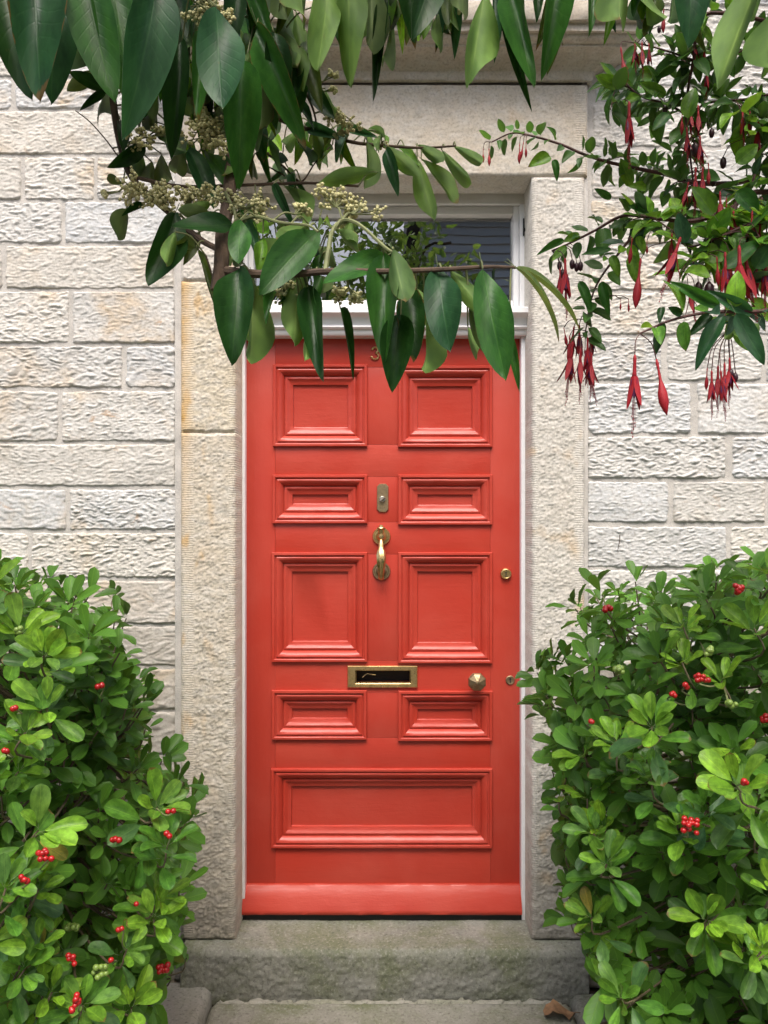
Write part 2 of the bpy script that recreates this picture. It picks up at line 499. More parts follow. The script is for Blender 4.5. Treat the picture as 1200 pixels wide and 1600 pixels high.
L_COURSES = [(-60, 18, [(-500, -130), (-127, 110), (113, 276)]), (20, 70, [(-500, -60), (-57, 190), (193, 276)]), (72, 120, [(-500, -200), (-196, 55), (58, 276)]), (122, 170, [(-500, -120), (-117, 18), (22, 147), (150, 276)]),
    (172, 241, [(-500, -180), (-176, 190), (193, 276)]), (244, 312, [(-500, -250), (-246, 33), (36, 147), (150, 276)]),
    (314, 380, [(-500, -110), (-107, 96), (100, 274)]), (383, 451, [(-500, -210), (-206, 3), (7, 272)]), (454, 536, [(-500, -120), (-116, 108), (112, 274)]),
    (540, 606, [(-500, -90), (-86, 191), (196, 275)]), (610, 690, [(-500, -150), (-146, 91), (95, 275)]), (693, 760, [(-500, -70), (-66, 275)]),
    (764, 828, [(-500, -140), (-136, 103), (107, 276)]), (832, 903, [(-500, -100), (-96, 44), (48, 277)]), (907, 975, [(-500, 20), (24, 277)]),
    (978, 1041, [(-500, 90), (94, 277)]), (1044, 1110, [(-500, 40), (44, 277)]), (1113, 1180, [(-500, 120), (124, 277)]), (1183, 1250, [(-500, 60), (64, 277)]),
    (1253, 1320, [(-500, 140), (144, 277)]), (1323, 1390, [(-500, 80), (84, 277)]), (1393, 1470, [(-500, 150), (154, 277)]), (1473, 1545, [(-500, 277)])]
R_COURSES = [(-60, 8, [(918, 1120), (1124, 1400), (1404, 1700)]), (11, 68, [(920, 1010), (1014, 1230), (1234, 1700)]), (71, 134, [(920, 1150), (1154, 1420), (1424, 1700)]), (137, 158, [(930, 1290), (1294, 1700)]),
    (162, 229, [(926, 1130), (1134, 1350), (1354, 1700)]), (232, 309, [(924, 1180), (1184, 1420), (1424, 1700)]), (312, 381, [(924, 1068), (1072, 1290), (1294, 1700)]), (384, 453, [(920, 1140), (1144, 1380), (1384, 1700)]),
    (456, 523, [(918, 1175), (1179, 1400), (1404, 1700)]), (526, 595, [(918, 1035), (1042, 1193), (1198, 1420), (1424, 1700)]), (598, 678, [(918, 1081), (1090, 1330), (1334, 1700)]),
    (681, 748, [(917, 1136), (1144, 1340), (1344, 1700)]), (752, 817, [(917, 1046), (1052, 1197), (1202, 1420), (1424, 1700)]), (822, 887, [(917, 1137), (1142, 1370), (1374, 1700)]),
    (890, 957, [(917, 1090), (1094, 1300), (1304, 1700)]), (960, 1028, [(917, 1160), (1164, 1700)]), (1031, 1098, [(917, 1060), (1064, 1280), (1284, 1700)]), (1101, 1170, [(917, 1130), (1134, 1700)]),
    (1173, 1240, [(917, 1080), (1084, 1700)]), (1243, 1310, [(917, 1150), (1154, 1700)]), (1313, 1380, [(917, 1090), (1094, 1700)]), (1383, 1460, [(917, 1160), (1164, 1700)]), (1463, 1545, [(917, 1700)])]
# courses above the view, and over the cornice
M_COURSES = [(-60, 6, [(300, 520), (524, 760), (764, 900)])]
for k in range(11):
    y1 = -63 - 78 * k; y0 = y1 - 75; s_ = (k * 97) % 160
    L_COURSES.append((y0, y1, [(-500, -300 + s_), (-296 + s_, -60 + s_), (-56 + s_, 276)]))
    M_COURSES.append((y0, y1, [(280, 400 + s_), (404 + s_, 640 + s_), (644 + s_, 914)]))
    R_COURSES.append((y0, y1, [(918, 1060 + s_), (1064 + s_, 1330 + s_), (1334 + s_, 1700)]))
bi = 0
for side, courses in (('l', L_COURSES), ('r', R_COURSES), ('m', M_COURSES)):
    for (y0, y1, bl) in courses:
        for (x0, x1) in bl:
            bi += 1
            vis = x1 > -40 and x0 < 1240 and y1 > -5
            low = y0 > 985
            res = (0.0042, 0.0026) if vis and not low else ((0.009, 0.005) if vis else (0.02, 0.012))
            rr = random.Random(bi * 13 + 5)
            o = relief('stone_block', PX(x0, DW), PX(x1, DW), PZ(y1, DW), PZ(y0, DW),
                       lambda A, B, H: np.stack([A, WALL_Y - H, B], -1), ripple(bi * 31, 0.0038 * rr.uniform(0.55, 1.2)), M['stone'], wall,
                       res, 0.02, 0.008, rr.choice((0.006, 0.010, 0.02)), 0.0035, bi * 7, grow=0.0035)
            k = rr.uniform(0.90, 1.06)
            warm = rr.random()
            c = np.array([0.58, 0.55, 0.495]) * (1 - warm) + np.array([0.56, 0.572, 0.58]) * warm
            if side == 'l' and y0 > 960: c = np.array([0.42, 0.385, 0.34])      # darker courses near the ground
            if side == 'l' and 895 < y0 <= 960: c = np.array([0.50, 0.46, 0.41])
            if side == 'r' and y0 > 1000: c = np.array([0.40, 0.37, 0.32])
            och = max(0.0, rr.uniform(-0.25, 1.35))
            if side == 'l' and y0 in (454, 764, 832, 244) and x0 < 120: och = 0.95
            o.color = (*(c * k), och)

# ------------------------------------------------------------------ dressed surround
JY = -0.15; DJ = JY - CAM_Y
sur = tag(empty('door_surround', (0, JY, 0.14)), 'dressed sandstone jambs, lintel and moulded cornice framing the red door', 'door frame')
JL0, JL1 = PX(283, DJ), PX(367, DJ)
JR0, JR1 = PX(832, DJ), PX(913, DJ)
ZL = PZ(275, DJ)             # underside of the lintel

def picked(seed, m_left, m_right, m_end=0.0, amp=0.0042):
    def f(A, B, sd):
        a0, a1 = A.min(), A.max()
        inner = sstep(m_left - 0.004, m_left + 0.004, A - a0) * sstep(m_right - 0.004, m_right + 0.004, a1 - A)
        n = np.abs(noise2(A * 85 + B * 20, B * 125, seed)) ** 0.8 * 1.6 - 0.5; n2 = noise2(A * 170, B * 190, seed + 4); n3 = noise2(A * 24, B * 30, seed + 8)
        return inner * amp * (0.8 * n + 0.3 * n2 + 0.35 * n3 - 0.2) + 0.0012 * noise2(A * 9, B * 6, seed + 2)
    return f
def marg(m_left, m_right):
    def f(A, B, sd):
        a0, a1 = A.min(), A.max()
        return 1 - sstep(m_left - 0.003, m_left + 0.003, A - a0) * sstep(m_right - 0.003, m_right + 0.003, a1 - A)
    return f
def stain_left(A, B, sd):
    edge = 1 - sstep(0.0, 0.050, A - A.min())
    hgt = sstep(1.30, 1.9, B + 0.25 * fbm(A * 8, B * 4, 77, 3))
    spots = sstep(0.12, 0.5, fbm(A * 16, B * 7, 71, 4)) * (1 - sstep(0.05, 0.13, A - A.min()))
    return np.clip(edge * hgt * 0.85 + spots * 0.75 * sstep(0.4, 1.1, B), 0, 1)
def stain_none(A, B, sd): return 0.5 * sstep(0.2, 0.6, fbm(A * 9, B * 7, 31, 4))

def dirt(A, B, sd): return np.clip((1 - sstep(0.15, 0.75, B + 0.3 * fbm(A * 10, B * 5, 55, 4))) * 0.8 + 0.18 * sstep(0.25, 0.6, fbm(A * 40, B * 3.5, 57, 3)), 0, 1)

def jamb_stone(x0, x1, z0, z1, seed, ml, mr, col, stain=stain_none, inner=1):
    """front face plus the reveal going back to the door frame"""
    o = relief('jamb_stone', x0, x1, z0, z1, lambda A, B, H: np.stack([A, JY - H, B], -1), picked(seed, ml, mr), M['dressed'], sur,
               (0.0042, 0.0036), 0.25, 0.006, 0.010, 0.0032, seed, {'margin': marg(ml, mr), 'stain': stain, 'dirt': dirt}, drop=0.008, pad=0.0015)
    o.color = col
    return o
cj = (0.57, 0.505, 0.39, 0.35)
jamb_stone(JL0, JL1, PZ(438, DJ), ZL, 301, 0.0, 0.0, (0.56, 0.52, 0.46, 0.1))
jamb_stone(JL0, JL1, PZ(675, DJ), PZ(439.5, DJ), 302, 0.040, 0.020, cj, stain_left)
jamb_stone(JL0, JL1, 0.141, PZ(676.5, DJ), 303, 0.040, 0.020, (0.54, 0.485, 0.395, 0.3), stain_left)
jamb_stone(JR0, JR1, 0.141, ZL - 0.002, 304, 0.018, 0.03, (0.56, 0.53, 0.475, 0.12))
lin = relief('lintel', JL0, PX(918, DJ), ZL + 0.0015, PZ(131, DJ), lambda A, B, H: np.stack([A, JY - H, B], -1), picked(306, 0.01, 0.03, amp=0.0024), M['dressed'], sur,
             (0.0055, 0.0042), 0.28, 0.006, 0.008, 0.0015, 6, {'margin': marg(0.0, 0.035), 'stain': stain_none}, drop=0.008, pad=0.001)
lin.color = (0.53, 0.475, 0.39, 0.35)
# mortar pointing between surround and wall
for (x0, x1) in ((PX(271, DJ), JL0 + 0.004), (JR1 - 0.004, PX(921, DJ))):
    mb = MB(); mb.box(x0, x1, WALL_Y - 0.006, 0.2, 0.01, 2.79, 0.004); mb.obj('pointing', M['mortar'], sur)

# cornice: a moulding returned on both ends
ZC = PZ(129, DJ)
prof = [(0.0, 0.0), (0.010, 0.0), (0.014, 0.004), (0.017, 0.024), (0.020, 0.027), (0.027, 0.030), (0.036, 0.037), (0.052, 0.046), (0.072, 0.052), (0.092, 0.056), (0.093, 0.062),
        (0.098, 0.064), (0.108, 0.066), (0.117, 0.072), (0.119, 0.078), (0.130, 0.079), (0.131, 0.081), (0.131, 0.098), (0.133, 0.100), (0.146, 0.101), (0.148, 0.103), (0.150, 0.140), (0.148, 0.155), (0.10, 0.175), (0.0, 0.19)]
half = PX(918, DJ)
V = []; Fc = []
xs = np.linspace(-1, 1, 90)
ring = None
for i, (p, h) in enumerate(prof):
    e = half + p
    row = [(-e, WALL_Y + 0.02, ZC + h)] + [(x * e, JY - p, ZC + h) for x in xs] + [(e, WALL_Y + 0.02, ZC + h)]
    row = [(x, y + 0.0016 * float(noise2(x * 18 + 40, h * 60 + i * 0.37, 5)), z + 0.0016 * float(noise2(x * 14, h * 40 + i * 0.5, 8)) - (0.003 * max(0, float(noise2(x * 6, i * 3.1, 9))) if i in (16, 17) else 0)) for (x, y, z) in row]
    V += row
    m_ = len(row)
    if i:
        for k in range(m_ - 1):
            Fc.append(((i - 1) * m_ + k, (i - 1) * m_ + k + 1, i * m_ + k + 1, i * m_ + k))
cor = mesh_obj('cornice', V, Fc, M['dressed'], sur, True, 50)
cor.color = (0.50, 0.44, 0.36, 0.35)
# reveal lining behind the jamb faces (stone sides of the opening)
mb = MB(); mb.box(JL0 + 0.02, JL1 - 0.0035, JY + 0.008, 0.22, 0.139, ZL + 0.03, 0.004); o = mb.obj('reveal', M['dressed'], sur); o.color = (0.52, 0.43, 0.37, 0.1)
mb = MB(); mb.box(JR0 + 0.0035, JR1 - 0.02, JY + 0.008, 0.22, 0.139, ZL + 0.03, 0.004); o = mb.obj('reveal', M['dressed'], sur); o.color = (0.52, 0.43, 0.37, 0.1)
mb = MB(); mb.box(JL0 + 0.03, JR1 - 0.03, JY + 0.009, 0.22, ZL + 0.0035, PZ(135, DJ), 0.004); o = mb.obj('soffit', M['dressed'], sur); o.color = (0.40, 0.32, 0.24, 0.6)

# ------------------------------------------------------------------ hall behind the door
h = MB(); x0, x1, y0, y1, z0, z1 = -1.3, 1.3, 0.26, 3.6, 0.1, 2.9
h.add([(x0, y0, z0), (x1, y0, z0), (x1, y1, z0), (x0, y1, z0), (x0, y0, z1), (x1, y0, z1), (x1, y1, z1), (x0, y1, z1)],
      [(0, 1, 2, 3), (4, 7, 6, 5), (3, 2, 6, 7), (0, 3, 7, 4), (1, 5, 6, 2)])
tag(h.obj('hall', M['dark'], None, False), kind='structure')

# ------------------------------------------------------------------ doorstep and path
def loft(name, prof, x0, x1, nx, hf, mat, parent, sharp=None):
    P = np.array(prof, float); S = np.concatenate([[0], np.cumsum(np.hypot(*np.diff(P, axis=0).T))])
    T = np.gradient(P, axis=0); T /= np.linalg.norm(T, axis=1)[:, None] + 1e-9
    Nn = np.stack([-T[:, 1], T[:, 0]], -1)
    X = np.linspace(x0, x1, nx); V = []
    for i in range(len(P)):
        hh = hf(X, np.full(nx, S[i]))
        V.append(np.stack([X, P[i, 0] + Nn[i, 0] * hh, P[i, 1] + Nn[i, 1] * hh], -1))
    n = len(P)
    idx = np.arange(n * nx).reshape(n, nx)
    Fc = np.stack([idx[:-1, :-1], idx[:-1, 1:], idx[1:, 1:], idx[1:, :-1]], -1).reshape(-1, 4).tolist()
    Fc.append(idx[:, 0].tolist()); Fc.append(idx[::-1, -1].tolist())
    return mesh_obj(name, np.concatenate(V), Fc, mat, parent, True, sharp)

STEP_Y = -0.205
prof = [(STEP_Y + 0.003, -0.03)] + [(STEP_Y - 0.004 * math.sin(t * 3.1), z) for t, z in ((i / 24, -0.028 + 0.150 * i / 24) for i in range(25))]
prof += [(STEP_Y + 0.004 + 0.013 * (1 - math.cos(a)), 0.124 + 0.014 * math.sin(a)) for a in (0.4, 0.8, 1.2, 1.5)]
prof += [(STEP_Y + 0.02 + i * 0.0125, 0.1385 + 0.0004 * i) for i in range(1, 28)]
def step_h(X, S):
    front = 1 - sstep(0.14, 0.17, S)
    return -(0.0045 * fbm(X * 20, S * 26, 5, 4) + 0.0035 * noise2(X * 95, S * 95, 6)) * (0.3 + 0.7 * front) - 0.004 * np.abs(noise2(X * 3.5, S * 3, 61)) 
step = loft('doorstep', prof, -0.612, 0.617, 240, step_h, M['step'], None)
step.color = (0.20, 0.20, 0.175, 0.75)
tag(step, 'grey mossy stone doorstep below the red door', 'doorstep')

path = tag(empty('path', (0, -1.5, 0)), kind='structure')
def slab(name, x0, x1, y0, y1, z, seed, col, res=0.009):
    o = relief(name, x0, x1, y0, y1, lambda A, B, H: np.stack([A, B, z + H], -1),
               lambda A, B, sd: 0.0035 * fbm(A * 9, B * 9, seed, 3) + 0.0012 * noise2(A * 60, B * 60, seed + 2), M['step'], path, (res, res), 0.06, 0.010, 0.02, 0.004, seed, drop=0.02)
    o.color = col
    return o
slab('paving_slab', -0.515, 0.555, -0.62, -0.222, -0.003, 411, (0.23, 0.22, 0.185, 0.85))
slab('paving_slab', -0.515, 0.02, -1.25, -0.63, -0.004, 412, (0.24, 0.23, 0.20, 0.5), 0.02)
slab('paving_slab', 0.03, 0.555, -1.25, -0.63, -0.002, 413, (0.22, 0.21, 0.19, 0.5), 0.02)
slab('paving_slab', -0.515, 0.555, -2.1, -1.26, -0.003, 414, (0.24, 0.23, 0.20, 0.4), 0.02)
slab('paving_slab', -0.515, 0.555, -3.2, -2.11, -0.003, 415, (0.24, 0.23, 0.20, 0.4), 0.02)
slab('paving_slab', -0.515, 0.555, -4.4, -3.21, -0.003, 416, (0.24, 0.23, 0.20, 0.4), 0.02)
slab('kerb_stone', -0.70, -0.522, -0.75, -0.17, 0.030, 417, (0.26, 0.25, 0.225, 0.3))
slab('kerb_stone', 0.562, 0.70, -0.75, -0.20, 0.012, 418, (0.13, 0.135, 0.125, 0.6))
# broken pointing in the joint at the foot of the step
o = relief('joint_mortar', -0.50, 0.53, -0.236, -0.2085, lambda A, B, H: np.stack([A, B, -0.004 + H], -1), lambda A, B, sd: 0.006 * fbm(A * 22, B * 40, 91, 3) + 0.002, M['step'], path, (0.006, 0.003), 0.03, 0.006, 0.006, 0.012, 55, drop=0.012)
o.color = (0.30, 0.285, 0.24, 0.45)

# ================================================================== FANLIGHT
FY = -0.03
fan = tag(empty('fanlight_window', (0, 0, PZ(525, 2.57))), 'single-pane fanlight in worn white frame above the red door', 'window')
OX0, OX1 = JL1 - 0.0034, JR0 + 0.0034
GX0, GX1 = PX(398, 2.62), PX(800, 2.62)
GZ0, GZ1 = PZ(472, 2.62), PZ(339, 2.62)
ZT0, ZT1 = PZ(526, 2.57), PZ(478, 2.52)
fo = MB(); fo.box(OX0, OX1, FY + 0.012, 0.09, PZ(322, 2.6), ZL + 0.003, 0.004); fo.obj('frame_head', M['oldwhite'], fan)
fo = MB(); fo.box(OX0, PX(388, 2.6), FY + 0.012, 0.09, ZT1 - 0.01, PZ(322, 2.6) - 0.0005, 0.003); fo.obj('frame_side', M['white'], fan)
fo = MB(); fo.box(PX(811, 2.6), OX1, FY + 0.012, 0.09, ZT1 - 0.01, PZ(322, 2.6) - 0.0005, 0.003); fo.obj('frame_side', M['white'], fan)
sash = empty('sash', (0, 0.0, GZ0), fan)
sx0, sx1, sz0, sz1 = PX(388, 2.6) + 0.0005, PX(811, 2.6) - 0.0005, ZT1 - 0.008, PZ(322, 2.6) - 0.001
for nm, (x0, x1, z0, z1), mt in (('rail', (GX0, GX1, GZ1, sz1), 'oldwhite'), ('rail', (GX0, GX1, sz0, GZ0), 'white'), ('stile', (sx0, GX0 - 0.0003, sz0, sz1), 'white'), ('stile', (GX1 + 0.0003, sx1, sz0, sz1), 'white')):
    q = MB(); q.box(x0, x1, FY + 0.026, 0.075, z0, z1, 0.004); q.obj(nm, M[mt], sash)
q = MB(); q.box(GX0 - 0.008, GX1 + 0.008, 0.030, 0.034, GZ0 - 0.008, GZ1 + 0.008); q.obj('pane', M['glass'], sash, False)
q = MB(); q.box(PX(815.5, 2.6), PX(817.5, 2.6), FY + 0.006, FY + 0.020, PZ(372, 2.6), PZ(345, 2.6), 0.0015); q.lathe([(0.004, -0.01), (0.005, 0.012), (0.0, 0.014)], (PX(818, 2.6), FY + 0.01, PZ(364, 2.6)), 10)
q.obj('hinge', M['black'], fan)
# moulded transom under the fanlight
tp = [(0.10, ZT1 + 0.002), (FY - 0.020, ZT1 + 0.002), (FY - 0.055, ZT1 - 0.004), (FY - 0.058, ZT1 - 0.007), (FY - 0.058, ZT1 - 0.022), (FY - 0.055, ZT1 - 0.025), (FY - 0.044, ZT1 - 0.030), (FY - 0.034, ZT1 - 0.038), (FY - 0.028, ZT1 - 0.050),
      (FY - 0.026, ZT1 - 0.055), (FY - 0.031, ZT1 - 0.057), (FY - 0.033, ZT1 - 0.062), (FY - 0.029, ZT1 - 0.067), (FY - 0.022, ZT1 - 0.068), (FY - 0.021, ZT0 + 0.008), (FY - 0.014, ZT0), (0.10, ZT0)]
loft('transom', tp[::-1], OX0 + 0.002, OX1 - 0.002, 40, lambda X, S: 0.0006 * noise2(X * 30, S * 40, 3), M['white'], fan, 40)
for (x0, x1) in ((OX0, PX(382.6, 2.57)), (PX(814.5, 2.57), OX1)):
    q = MB(); q.box(x0, x1, FY, 0.06, 0.141, ZT0 - 0.0005, 0.002); q.obj('door_post', M['white'], fan)

# ================================================================== FRONT DOOR
DD = 2.6
door = tag(empty('front_door', (0, 0, PZ(1430, DD))), 'red panelled front door with brass knocker and letterbox', 'door')
def X(p): return PX(p, DD)
def Z(p): return PZ(p, DD)
TH = 0.045
def plank(name, px0, px1, py0, py1, mat):
    q = MB(); q.box(X(px0), X(px1), 0.0, TH, Z(py1), Z(py0), 0.0012)
    return q.obj(name, M[mat], door)
G = 0.12
plank('stile', 381, 430, 524, 1431, 'red_v')
plank('stile', 766, 815.5, 524, 1431, 'red_v')
RAILS = [(524, 574), (695, 745), (816, 866), None, (1153, 1203), (1321, 1431)]
for r in RAILS:
    if r: plank('rail', 430 + G, 766 - G, r[0], r[1], 'red_h')
for (a, b) in ((574, 695), (745, 816), (866, 1032), (1082, 1153)):
    plank('muntin', 571, 625, a + G, b - G, 'red_v')
# lock rail with the letter slot cut through it
def frame_ring(q, x0, x1, z0, z1, hx0, hx1, hz0, hz1, yf, yb):
    o = [(x0, z0), (x1, z0), (x1, z1), (x0, z1)]; i = [(hx0, hz0), (hx1, hz0), (hx1, hz1), (hx0, hz1)]
    V = [(x, yf, z) for x, z in o] + [(x, yf, z) for x, z in i] + [(x, yb, z) for x, z in o] + [(x, yb, z) for x, z in i]
    Fc = []
    for k in range(4):
        j = (k + 1) % 4
        Fc += [(k, j, 4 + j, 4 + k), (4 + k, 4 + j, 12 + j, 12 + k), (8 + j, 8 + k, 12 + k, 12 + j), (j, k, 8 + k, 8 + j)]
    q.add(V, Fc); return q
q = frame_ring(MB(), X(430 + G), X(766 - G), Z(1082), Z(1032), X(555), X(642), Z(1068), Z(1046), 0.0, TH)
q.obj('rail', M['red_h'], door, False)
q = MB(); q.box(X(550), X(647), TH + 0.002, TH + 0.007, Z(1073), Z(1041)); q.obj('slot_shade', M['black'], door)  # black plate stands in for the shade inside the letter slot
q = MB(); q.tube([(X(566), 0.02, Z(1060)), (X(573), 0.018, Z(1054)), (X(587), 0.02, Z(1056))], 0.0016, 6); q.obj('flap_spring', M['steel'], door)

# panels: stepped bolection moulding running down to a sunk field
PR = [(0, -0.001), (0, 0.008), (0.8, 0.0105), (3.8, 0.0108), (4.8, 0.0095), (5.2, 0.0055), (7.0, 0.0050), (7.4, 0.0080), (8.6, 0.0090), (10.5, 0.0080), (13, 0.0045), (15.5, -0.001), (17, -0.0055), (17.3, -0.0085), (18.3, -0.0085), (18.7, -0.0055),
      (21, -0.0045), (22, -0.0055), (24, -0.0090), (27, -0.0115), (29.5, -0.0125), (30.2, -0.0130), (30.6, -0.0195), (31.5, -0.0205)]
def panel(x0, x1, y0, y1, seed):
    V = []; Fc = []
    ax0, ax1, az0, az1 = X(x0), X(x1), Z(y1), Z(y0)
    NSX, NSZ = max(4, int((x1 - x0) / 14)), max(4, int((y1 - y0) / 14))
    s_ = (X(100) - X(99))
    m_ = 2 * (NSX + NSZ)
    for k, (off, hgt) in enumerate(PR):
        o = off * s_
        bx0, bx1, bz0, bz1 = ax0 + o, ax1 - o, az0 + o, az1 - o
        ringp = [(bx0 + (bx1 - bx0) * i / NSX, bz0) for i in range(NSX)] + [(bx1, bz0 + (bz1 - bz0) * i / NSZ) for i in range(NSZ)] + \
                [(bx1 - (bx1 - bx0) * i / NSX, bz1) for i in range(NSX)] + [(bx0, bz1 - (bz1 - bz0) * i / NSZ) for i in range(NSZ)]
        for (x, z) in ringp:      # layers of old paint soften the moulding
            w1 = 0.0007 * float(noise2(x * 45 + k * 0.13, z * 45 + seed, 21)); w2 = 0.0005 * float(noise2(x * 60 + 9, z * 60 + seed + k * 0.2, 22))
            V.append((x + w2, -hgt + w1, z + w2))
        if k:
            for i in range(m_):
                j = (i + 1) % m_
                Fc.append(((k - 1) * m_ + i, (k - 1) * m_ + j, k * m_ + j, k * m_ + i))
    Fc.append(tuple((len(PR) - 1) * m_ + i for i in range(m_)))
    return mesh_obj('panel', V, Fc, M['red_h'], door, True, 24)
for i, (x0, x1, y0, y1) in enumerate([(427, 574, 570, 698), (622, 769, 572, 699), (426, 574, 742, 818), (622, 769, 742, 820), (425, 574, 863, 1034), (622, 769, 863, 1036), (425, 573, 1078, 1155), (622, 769, 1079, 1157), (424, 769, 1200, 1324)]):
    panel(x0, x1, y0, y1, i * 3.7)

# weatherboard along the foot
wz0, wz1 = PZ(1430.5, 2.556), PZ(1383, 2.59)
wp = [(0.001, wz0), (-0.041, wz0), (-0.044, wz0 + 0.003), (-0.0445, wz0 + 0.012), (-0.043, wz0 + 0.016), (-0.028, wz0 + 0.052), (-0.016, wz1 - 0.012), (-0.009, wz1 - 0.003), (-0.007, wz1), (0.001, wz1 + 0.001)]
o = loft('weatherboard', wp, PX(378, 2.56), PX(815.5, 2.56), 60, lambda Xx, S: 0.0008 * noise2(Xx * 20, S * 90, 4), M['red_h'], door, 45)
q = MB(); q.box(PX(379, 2.58), PX(815, 2.58), -0.030, 0.05, 0.1405, wz0 - 0.002, 0.002); tag(q.obj('gap_shade', M['black'], door))  # black strip stands in for the shade in the gap under the door

# ---- ironmongery
def C(px, py, y=0.0): return Vector((X(px), y, Z(py)))
k_ = empty('knocker', C(596, 866), door)
for cy, mt in ((838, 'brass'), (892.5, 'oldbrass')):
    q = MB(); q.lathe([(0.0295, 0.0), (0.0297, 0.004), (0.0275, 0.0075), (0.024, 0.0075), (0.022, 0.0055), (0.018, 0.006), (0.016, 0.010), (0.012, 0.014), (0.011, 0.026), (0.0085, 0.030), (0.0, 0.031)], C(596, cy))
    q.obj('rose', M[mt], k_)
q = MB()   # little urn on top
ux, uz = X(595.5), Z(829)
for (r0, r1, z0, z1) in ((0.008, 0.010, -0.012, 0.004), (0.010, 0.0145, 0.004, 0.008), (0.0145, 0.013, 0.008, 0.011), (0.007, 0.006, 0.011, 0.018)):
    q.tube([(ux, -0.022, uz + z0), (ux, -0.022, uz + z1)], [r0, r1], 14)
q.obj('finial', M['brass'], k_)
secs = [(843, 0.0050, 0.0050, 0.030), (848, 0.0078, 0.0060, 0.034), (853, 0.0085, 0.0065, 0.037), (857, 0.0100, 0.007, 0.040), (860, 0.0135, 0.009, 0.043), (866, 0.0150, 0.0105, 0.047), (873, 0.0145, 0.0105, 0.050), (880, 0.0130, 0.0095, 0.050), (887, 0.0110, 0.0085, 0.048),
        (894, 0.0095, 0.0075, 0.043), (899, 0.0085, 0.007, 0.038), (900.5, 0.0092, 0.0075, 0.036), (904, 0.0088, 0.0072, 0.031), (905.5, 0.005, 0.005, 0.029)]
V = []; Fc = []; n = 28
for (py, rx, ry, yo) in secs:
    for k in range(n):
        th = 2 * math.pi * k / n
        flu = 1 + 0.07 * math.cos(th * 7) * (1 if 858 < py < 896 else 0)
        V.append((X(595.5) + rx * flu * math.cos(th), -yo + ry * flu * math.sin(th), Z(py)))
for i in range(len(secs) - 1):
    for k in range(n):
        Fc.append((i * n + k, i * n + (k + 1) % n, (i + 1) * n + (k + 1) % n, (i + 1) * n + k))
Fc.append(tuple(range(n))); Fc.append(tuple((len(secs) - 1) * n + k for k in range(n)))
mesh_obj('handle', V, Fc, M['brass'], k_, True, 50)

pl = empty('lock_plate', C(597.5, 778), door)
bm = MB(); ch = 4
oct_ = [(589 + ch, 756), (607 - ch, 756), (607, 756 + ch), (607, 800 - ch), (607 - ch, 800), (589 + ch, 800), (589, 800 - ch), (589, 756 + ch)]
cx, cz = 598, 778
V = []
for f_, y in ((1.0, 0.0), (1.0, -0.0035), (0.94, -0.005)):
    V += [(X(cx + (a - cx) * f_), y, Z(cz + (b - cz) * (f_ if f_ == 1 else 0.975))) for a, b in oct_]
Fc = [(i + r * 8, (i + 1) % 8 + r * 8, (i + 1) % 8 + 8 + r * 8, i + 8 + r * 8) for r in (0, 1) for i in range(8)] + [tuple(range(16, 24))]
bm.add(V, Fc); bm.obj('plate', M['oldbrass'], pl, True, 25)
q = MB(); q.lathe([(0.010, 0.004), (0.010, 0.0075), (0.008, 0.009), (0.0, 0.009)], C(597.5, 780), 20); q.obj('cylinder', M['steel'], pl)
q = MB(); q.tube([C(594, 783, -0.012), C(601, 777, -0.013)], [0.0035, 0.0045], 8); q.obj('turn', M['steel'], pl)

q = MB(); q.lathe([(0.0185, 0.0), (0.0185, 0.006), (0.0165, 0.010), (0.014, 0.011), (0.0125, 0.0095), (0.0, 0.0095)], C(790, 896.5)); rl = q.obj('rim_lock', M['brass'], door)
q = MB(); q.box(X(789.4), X(790.6), -0.0100, -0.0085, Z(900.5), Z(894)); q.lathe([(0.0022, 0.0), (0.0, 0.0001)], C(790, 894.5, -0.0101), 10); q.obj('keyway', M['black'], rl)

lb = empty('letterbox', C(597.5, 1057), door)
q = MB()
o1 = (X(543), X(652.5), Z(1074), Z(1040)); h1 = (X(557), X(640), Z(1066), Z(1047.5))
V = []; steps = [(o1, 0.0), (o1, -0.006)]
def ins(r, d): return (r[0] + d, r[1] - d, r[2] + d, r[3] - d)
steps += [(ins(o1, 0.002), -0.0085), (ins(h1, -0.004), -0.0095), (ins(h1, -0.001), -0.008), (h1, -0.006), (h1, 0.012)]
for (r, y) in steps:
    V += [(r[0], y, r[2]), (r[1], y, r[2]), (r[1], y, r[3]), (r[0], y, r[3])]
Fc = [(4 * i + k, 4 * i + (k + 1) % 4, 4 * i + 4 + (k + 1) % 4, 4 * i + 4 + k) for i in range(len(steps) - 1) for k in range(4)]
q.add(V, Fc); q.obj('plate', M['brass'], lb, True, 25)

q = MB(); q.lathe([(0.022, 0.0), (0.022, 0.004), (0.014, 0.007), (0.012, 0.020), (0.016, 0.026), (0.0285, 0.036), (0.0305, 0.044), (0.027, 0.050), (0.007, 0.0605), (0.006, 0.062), (0.0, 0.063)], C(743, 1061.5), 8, math.pi / 8)
q.obj('door_knob', M['oldbrass'], door, False)
q = MB(); q.lathe([(0.0148, 0.0), (0.0148, 0.003), (0.0125, 0.0048), (0.0105, 0.0042), (0.0, 0.0042)], C(797, 1062.5)); ke = q.obj('keyhole_plate', M['oldbrass'], door)
q = MB(); q.lathe([(0.0034, 0.0), (0.0, 0.0002)], C(797, 1060.5, -0.0044), 12); q.box(X(796.2), X(797.8), -0.0047, -0.0042, Z(1066.5), Z(1061)); q.obj('keyhole', M['black'], ke)

